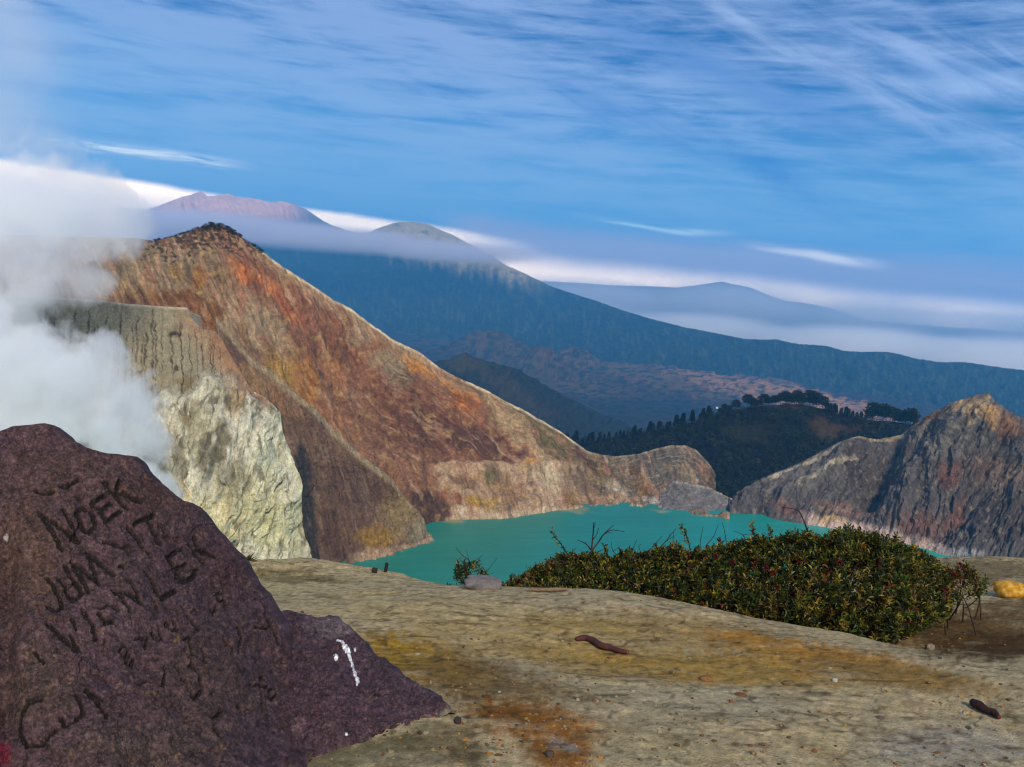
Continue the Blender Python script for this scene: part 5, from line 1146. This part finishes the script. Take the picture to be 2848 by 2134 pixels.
shrub('red_tipped_bush', 'small sprig of bush with red-tipped leaves beside the sulphur lump', 2610, 2745, [(2610, 1640), (2640, 1590), (2680, 1582), (2700, 1585), (2745, 1606)], [(2610, 1700), (2680, 1680), (2745, 1640)], 80, 25, 0.034, thick=0.5, red=0.12, pad=0.05,
      flowers=[(2668, 1572, .024), (2640, 1590, .026), (2652, 1600, .022), (2680, 1578, .02), (2630, 1640, .018)], twigs=[[([(2660, 1682), (2700, 1680), (2735, 1682)], .004)]])
def dead_shrub():
    d = 6.75; g = Geo(); b = on_ground(1640, 1650)[0] + np.array([0.02, .6, -.2]); b[2] = ground_z(b[0], b[1])
    for q, r0 in ((((960, 500), (975, 420), (980, 340), (988, 260), (994, 190), (1000, 118)), .011), (((990, 290), (1030, 235), (1062, 188), (1120, 135)), .007), (((1060, 190), (1110, 165), (1188, 176)), .005), (((1050, 200), (1085, 182), (1115, 184)), .003),
                  (((984, 290), (950, 250), (898, 225)), .006), (((945, 246), (962, 240)), .003), (((996, 220), (1018, 190), (1030, 150)), .004), (((985, 320), (1020, 300), (1055, 288)), .005), (((1000, 308), (1040, 330), (1060, 350)), .003), (((986, 300), (960, 262)), .004), (((1002, 150), (1012, 120)), .002)):
        bare(g, zs(*q), d, r0, r0 * .4)
    tag(g.build('dead_shrub', M_wood, None, tuple(b)), 'leafless dark branching twig rising above the olive shrub', 'dead shrub')
dead_shrub()
def tuft(name, label, px, py, d, n, L, leafw, c, seed, cat='plant'):
    r = np.random.default_rng(seed); b = at(float(px), float(py), np.float64(d)); b[2] = min(b[2], ground_z(b[0], b[1]) + 0.0)
    D = unit(r.normal(size=(n, 3)) * np.array([1, .6, .3]) + np.array([0, 0, .9])); Lg = r.uniform(.5, 1.1, n) * L
    C = lin(c) * r.uniform(.5, 1.5, (n, 1)); V, T, Cc = leaves(np.broadcast_to(b, (n, 3)) + D * Lg[:, None] * .1, D, unit(r.normal(size=(n, 3))), Lg, Lg * leafw, C); g = Geo(); g.add(V, None, T, Cc)
    return tag(g.build(name, M_leaf, None, tuple(b)), label, cat)
tuft('spiky_plant', 'spiky dark green plant growing at the right edge of the carved boulder', 668, 1584, 6.9, 34, .15, .16, (74, 74, 30), 31)
tuft('small_tuft', 'tiny green tuft on the cliff edge under the pale sulphur rib', 748, 1574, 7.1, 14, .05, .25, (84, 86, 40), 32)
tuft('edge_weed', 'tiny dark weed on the cliff edge left of the sapling', 1244, 1636, 6.4, 12, .05, .2, (50, 58, 26), 33)
def dry_twig():
    g = Geo(); z = lambda *p: z1(*p); d = 5.2; b = at(600.0, 1560.0, np.float64(d)); b[2] = ground_z(b[0], b[1])
    for q, r0 in (([(600, 1580)] + z((1700, 1190), (1745, 1115), (1800, 1060), (1830, 1005)), .004), (z((1745, 1115), (1720, 1060), (1690, 1040)), .002), (z((1790, 1070), (1815, 1062)), .002)): bare(g, q, d, r0, r0 * .4, (110, 84, 50))
    tag(g.build('dry_twig', M_wood, None, tuple(b)), 'thin dry twig sticking up behind the carved boulder', 'twig')
dry_twig()

# ------------------------------------------------------------------ trees on the hill across the lake
M_pine = leaf_material('pine_needles', 0.1)
def crown_geo(h, kind, r, n):
    """clumps of needles spread through a crown of height h"""
    if kind == 'broad':
        t = 0.38 + 0.62 * r.random(n) ** 0.8; w = h * 0.34 * np.sin(np.clip((t - 0.3) / 0.7, 0, 1) * 2.6 + 0.35)
        lob = r.integers(0, 5, n); la = lob * 1.3; off = np.stack([np.cos(la), np.sin(la)], -1) * (h * 0.13) * (lob > 0)[:, None]
    else:
        t = 0.15 + 0.85 * r.random(n); w = h * 0.20 * (1.08 - t) + h * 0.03; off = np.zeros((n, 2))
    a = r.uniform(0, 6.3, n); q = np.sqrt(r.random(n)); P = np.stack([np.cos(a) * w * q + off[:, 0], np.sin(a) * w * q + off[:, 1], t * h], -1)
    D = unit(np.stack([np.cos(a), np.sin(a), r.uniform(-.2, .9, n)], -1)); C = lin((30, 37, 18)) * r.uniform(.35, 1.8, (n, 1))
    return leaves(P, D, unit(r.normal(size=(n, 3))), h * r.uniform(.07, .13, n), h * r.uniform(.06, .10, n), C)
def tree_proto(kind, seed):
    r = np.random.default_rng(seed); h = 10.0; g = Geo(); k = Geo()
    lean = r.normal(size=2) * .25; g.tube(np.array([[lean[0] * q * q, lean[1] * q * q, h * .92 * q] for q in np.linspace(-0.05, 1, 8)]), np.linspace(.22, .04, 8), (60, 48, 38), 6)
    for i in range(7):
        z = h * r.uniform(.4, .85); a = r.uniform(0, 6.3); e = np.array([math.cos(a), math.sin(a), .7]) * h * (.16 if kind == 'broad' else .09); g.tube(np.array([[0, 0, z], [e[0] * .5, e[1] * .5, z + e[2] * .3], [e[0], e[1], z + e[2]]]), [.09, .06, .03], (60, 48, 38), 5)
    V, T, C = crown_geo(h, kind, r, 620); k.add(V, None, T, C)
    root = empty('pine_tree', (0, 0, 0)); g.build('trunk', M_wood, root); k.build('crown', M_pine, root); return root
def place_tree(src, first, P, s, rz, label, group):
    t = src if first else src.copy()
    if not first:
        COL.objects.link(t)
        for ch in src.children:
            c = ch.copy(); COL.objects.link(c); c.parent = t
    t.location = P; t.scale = (s, s, s); t.rotation_euler = (0, 0, rz); tag(t, label, 'tree', group); return t
PROT = [tree_proto('broad', 51), tree_proto('broad', 52), tree_proto('broad', 53), tree_proto('narrow', 54), tree_proto('narrow', 55)]
used = set()
tr = np.random.default_rng(60)
sky_spots = [(x + tr.uniform(-5, 5), tr.uniform(13, 19), 'b') for x in (2029, 2050, 2075, 2086, 2098, 2110, 2122, 2134, 2146, 2156)] + \
            [(x + tr.uniform(-3, 3), tr.uniform(17, 23), 'b') for x in (2172, 2186, 2196, 2206, 2216, 2228, 2240, 2252, 2262, 2272, 2284)] + \
            [(x + tr.uniform(-3, 3), tr.uniform(11, 15), 'n') for x in (2296, 2306, 2318, 2326, 2338, 2350, 2362, 2372, 2384, 2396, 2406)] + \
            [(x + tr.uniform(-3, 3), tr.uniform(18, 24), 'b') for x in (2416, 2424, 2440, 2456, 2466, 2476, 2486, 2496, 2506, 2516, 2524, 2532)] + [(2546, 14, 'n'), (2556, 12, 'n'), (2566, 12, 'n')] + \
            [(x + tr.uniform(-8, 8), tr.uniform(10, 17), 'n') for x in np.arange(1575, 2024, 11)]
for i, (x, h, kd) in enumerate(sky_spots):
    j = int(tr.integers(0, 3)) if kd == 'b' else 3 + int(tr.integers(0, 2))
    y = float(curve(np.float64(x), HILL)) + tr.uniform(0, 7); P = on_hill(x, y); P[2] -= 1.5
    place_tree(PROT[j], j not in used, P, h / 10 * tr.uniform(0.85, 1.35), tr.uniform(0, 6.3),
               'broad dark pine tree standing on the skyline of the forested hill' if kd == 'b' else 'narrow dark conifer on the skyline of the forested hill', 'broad pines on the hill skyline' if kd == 'b' else 'narrow conifers on the hill skyline')
    used.add(j)
def forest():
    r = np.random.default_rng(61); g = Geo(); n = 2400; px = r.uniform(1460, 2640, n); tp = curve(px, HILL); py = tp + 4 + (1470 - tp) * r.random(n) ** 1.1
    bare_ = np.exp(-((px - 2275) / 34) ** 2 - ((py - 1180) / 34) ** 2) + np.exp(-((px - 2312) / 44) ** 2 - ((py - 1200) / 22) ** 2) + 0.9 * np.exp(-((px - 2085) / 70) ** 2 - ((py - 1205) / 34) ** 2)
    k = r.random(n) > bare_ * 1.3; px, py = px[k], py[k]; P = on_hill(px, py); n = len(px)
    for c0 in range(4):
        s = slice(c0, n, 4); m = len(P[s]); h = r.uniform(7, 16, m); V0, T0, C0 = crown_geo(1.0, 'broad' if c0 % 2 else 'narrow', r, 64)
        a = r.uniform(0, 6.3, m); ca, sa = np.cos(a)[:, None], np.sin(a)[:, None]
        V = np.stack([V0[None, :, 0] * ca - V0[None, :, 1] * sa, V0[None, :, 0] * sa + V0[None, :, 1] * ca, V0[None, :, 2] + 0 * ca], -1) * h[:, None, None] * np.array([1.35, 1.35, 1]) + P[s][:, None] - np.array([0, 0, 1.5])
        tone = r.uniform(.35, 1.9, (m, 1, 1)) * np.where(r.random((m, 1, 1)) < .22, np.array([2.2, 1.7, .9]), 1.0); C = C0[None] * tone
        T = (T0[None] + (np.arange(m) * len(V0))[:, None, None]).reshape(-1, 3); g.add(V.reshape(-1, 3), None, T, C.reshape(-1, 3))
    tag(g.build('forest', M_pine), 'dense dark forest covering the hill beyond the lake', kind='stuff')
forest()
def scrub(name, label, pts, n, d, hmin, hmax, spread, seed, c):
    r = np.random.default_rng(seed); g = Geo(); q = np.array(pts, float); px = r.uniform(q[0, 0], q[-1, 0], n); py = curve(px, pts) + spread * r.random(n) ** 2
    P = at(px, py, curve(px, d) - 1.0 - 0.12 * (py - curve(px, pts))); h = r.uniform(hmin, hmax, n); m = 40
    D = unit(r.normal(size=(n, m, 3)) + np.array([0, 0, .7])); B = P[:, None] + D * (h[:, None, None] * .55 * r.random((n, m, 1))) * np.array([1.5, 1.5, .9])
    C = lin(c) * r.uniform(.4, 1.5, (n, m, 1)); L = np.broadcast_to(h[:, None] * .35, (n, m)).ravel(); V, T, Cc = leaves(B.reshape(-1, 3), D.reshape(-1, 3), unit(r.normal(size=(n * m, 3))), L, L * .7, C.reshape(-1, 3)); g.add(V, None, T, Cc)
    tag(g.build(name, M_pine), label, kind='stuff')
scrub('summit_scrub', 'dark low scrub clinging to the summit of the rusty peak', [(430, 668), (474, 660), (525, 645), (554, 631), (583, 621), (611, 622), (630, 631), (657, 645), (684, 668), (735, 701)], 330, [(430, 816), (600, 830), (735, 842)], 1.0, 2.6, 26, 71, (52, 46, 28))
scrub('headland_scrub', 'few dark bushes on the summit ridge of the grey headland', [(2560, 1172), (2632, 1131), (2713, 1105), (2745, 1097), (2778, 1129), (2802, 1144), (2848, 1168), (2950, 1230)], 46, [(2560, 955), (2745, 935), (2950, 905)], 1.0, 2.2, 8, 72, (50, 46, 30))
def hut(name, label, px, py, d, w):
    c = at(float(px), float(py), np.float64(d)); root = empty(name, tuple(c)); tag(root, label, 'house'); h = w * .5; g = Geo(); b = np.array([[x, y, z] for z in (-h * .3, h) for x, y in ((-w / 2, -w / 3), (w / 2, -w / 3), (w / 2, w / 3), (-w / 2, w / 3))]) + c
    g.add(b, np.array([[0, 1, 5, 4], [1, 2, 6, 5], [2, 3, 7, 6], [3, 0, 4, 7]]), None, lin((222, 220, 214))); g.build('wall', M_stone, root, tuple(c))
    k = Geo(); e = w * .08; v = np.array([[-w / 2 - e, -w / 3 - e, h], [w / 2 + e, -w / 3 - e, h], [w / 2 + e, w / 3 + e, h], [-w / 2 - e, w / 3 + e, h], [-w / 2 - e, 0, h * 1.5], [w / 2 + e, 0, h * 1.5]]) + c
    k.add(v, np.array([[0, 1, 5, 4], [2, 3, 4, 5]]), np.array([[1, 2, 5], [3, 0, 4]]), lin((200, 200, 196))); k.build('roof', M_stone, root, tuple(c))
hut('white_house', 'tiny white house far off in the valley above the forested hill', 1994, 1136, 4300, 10)
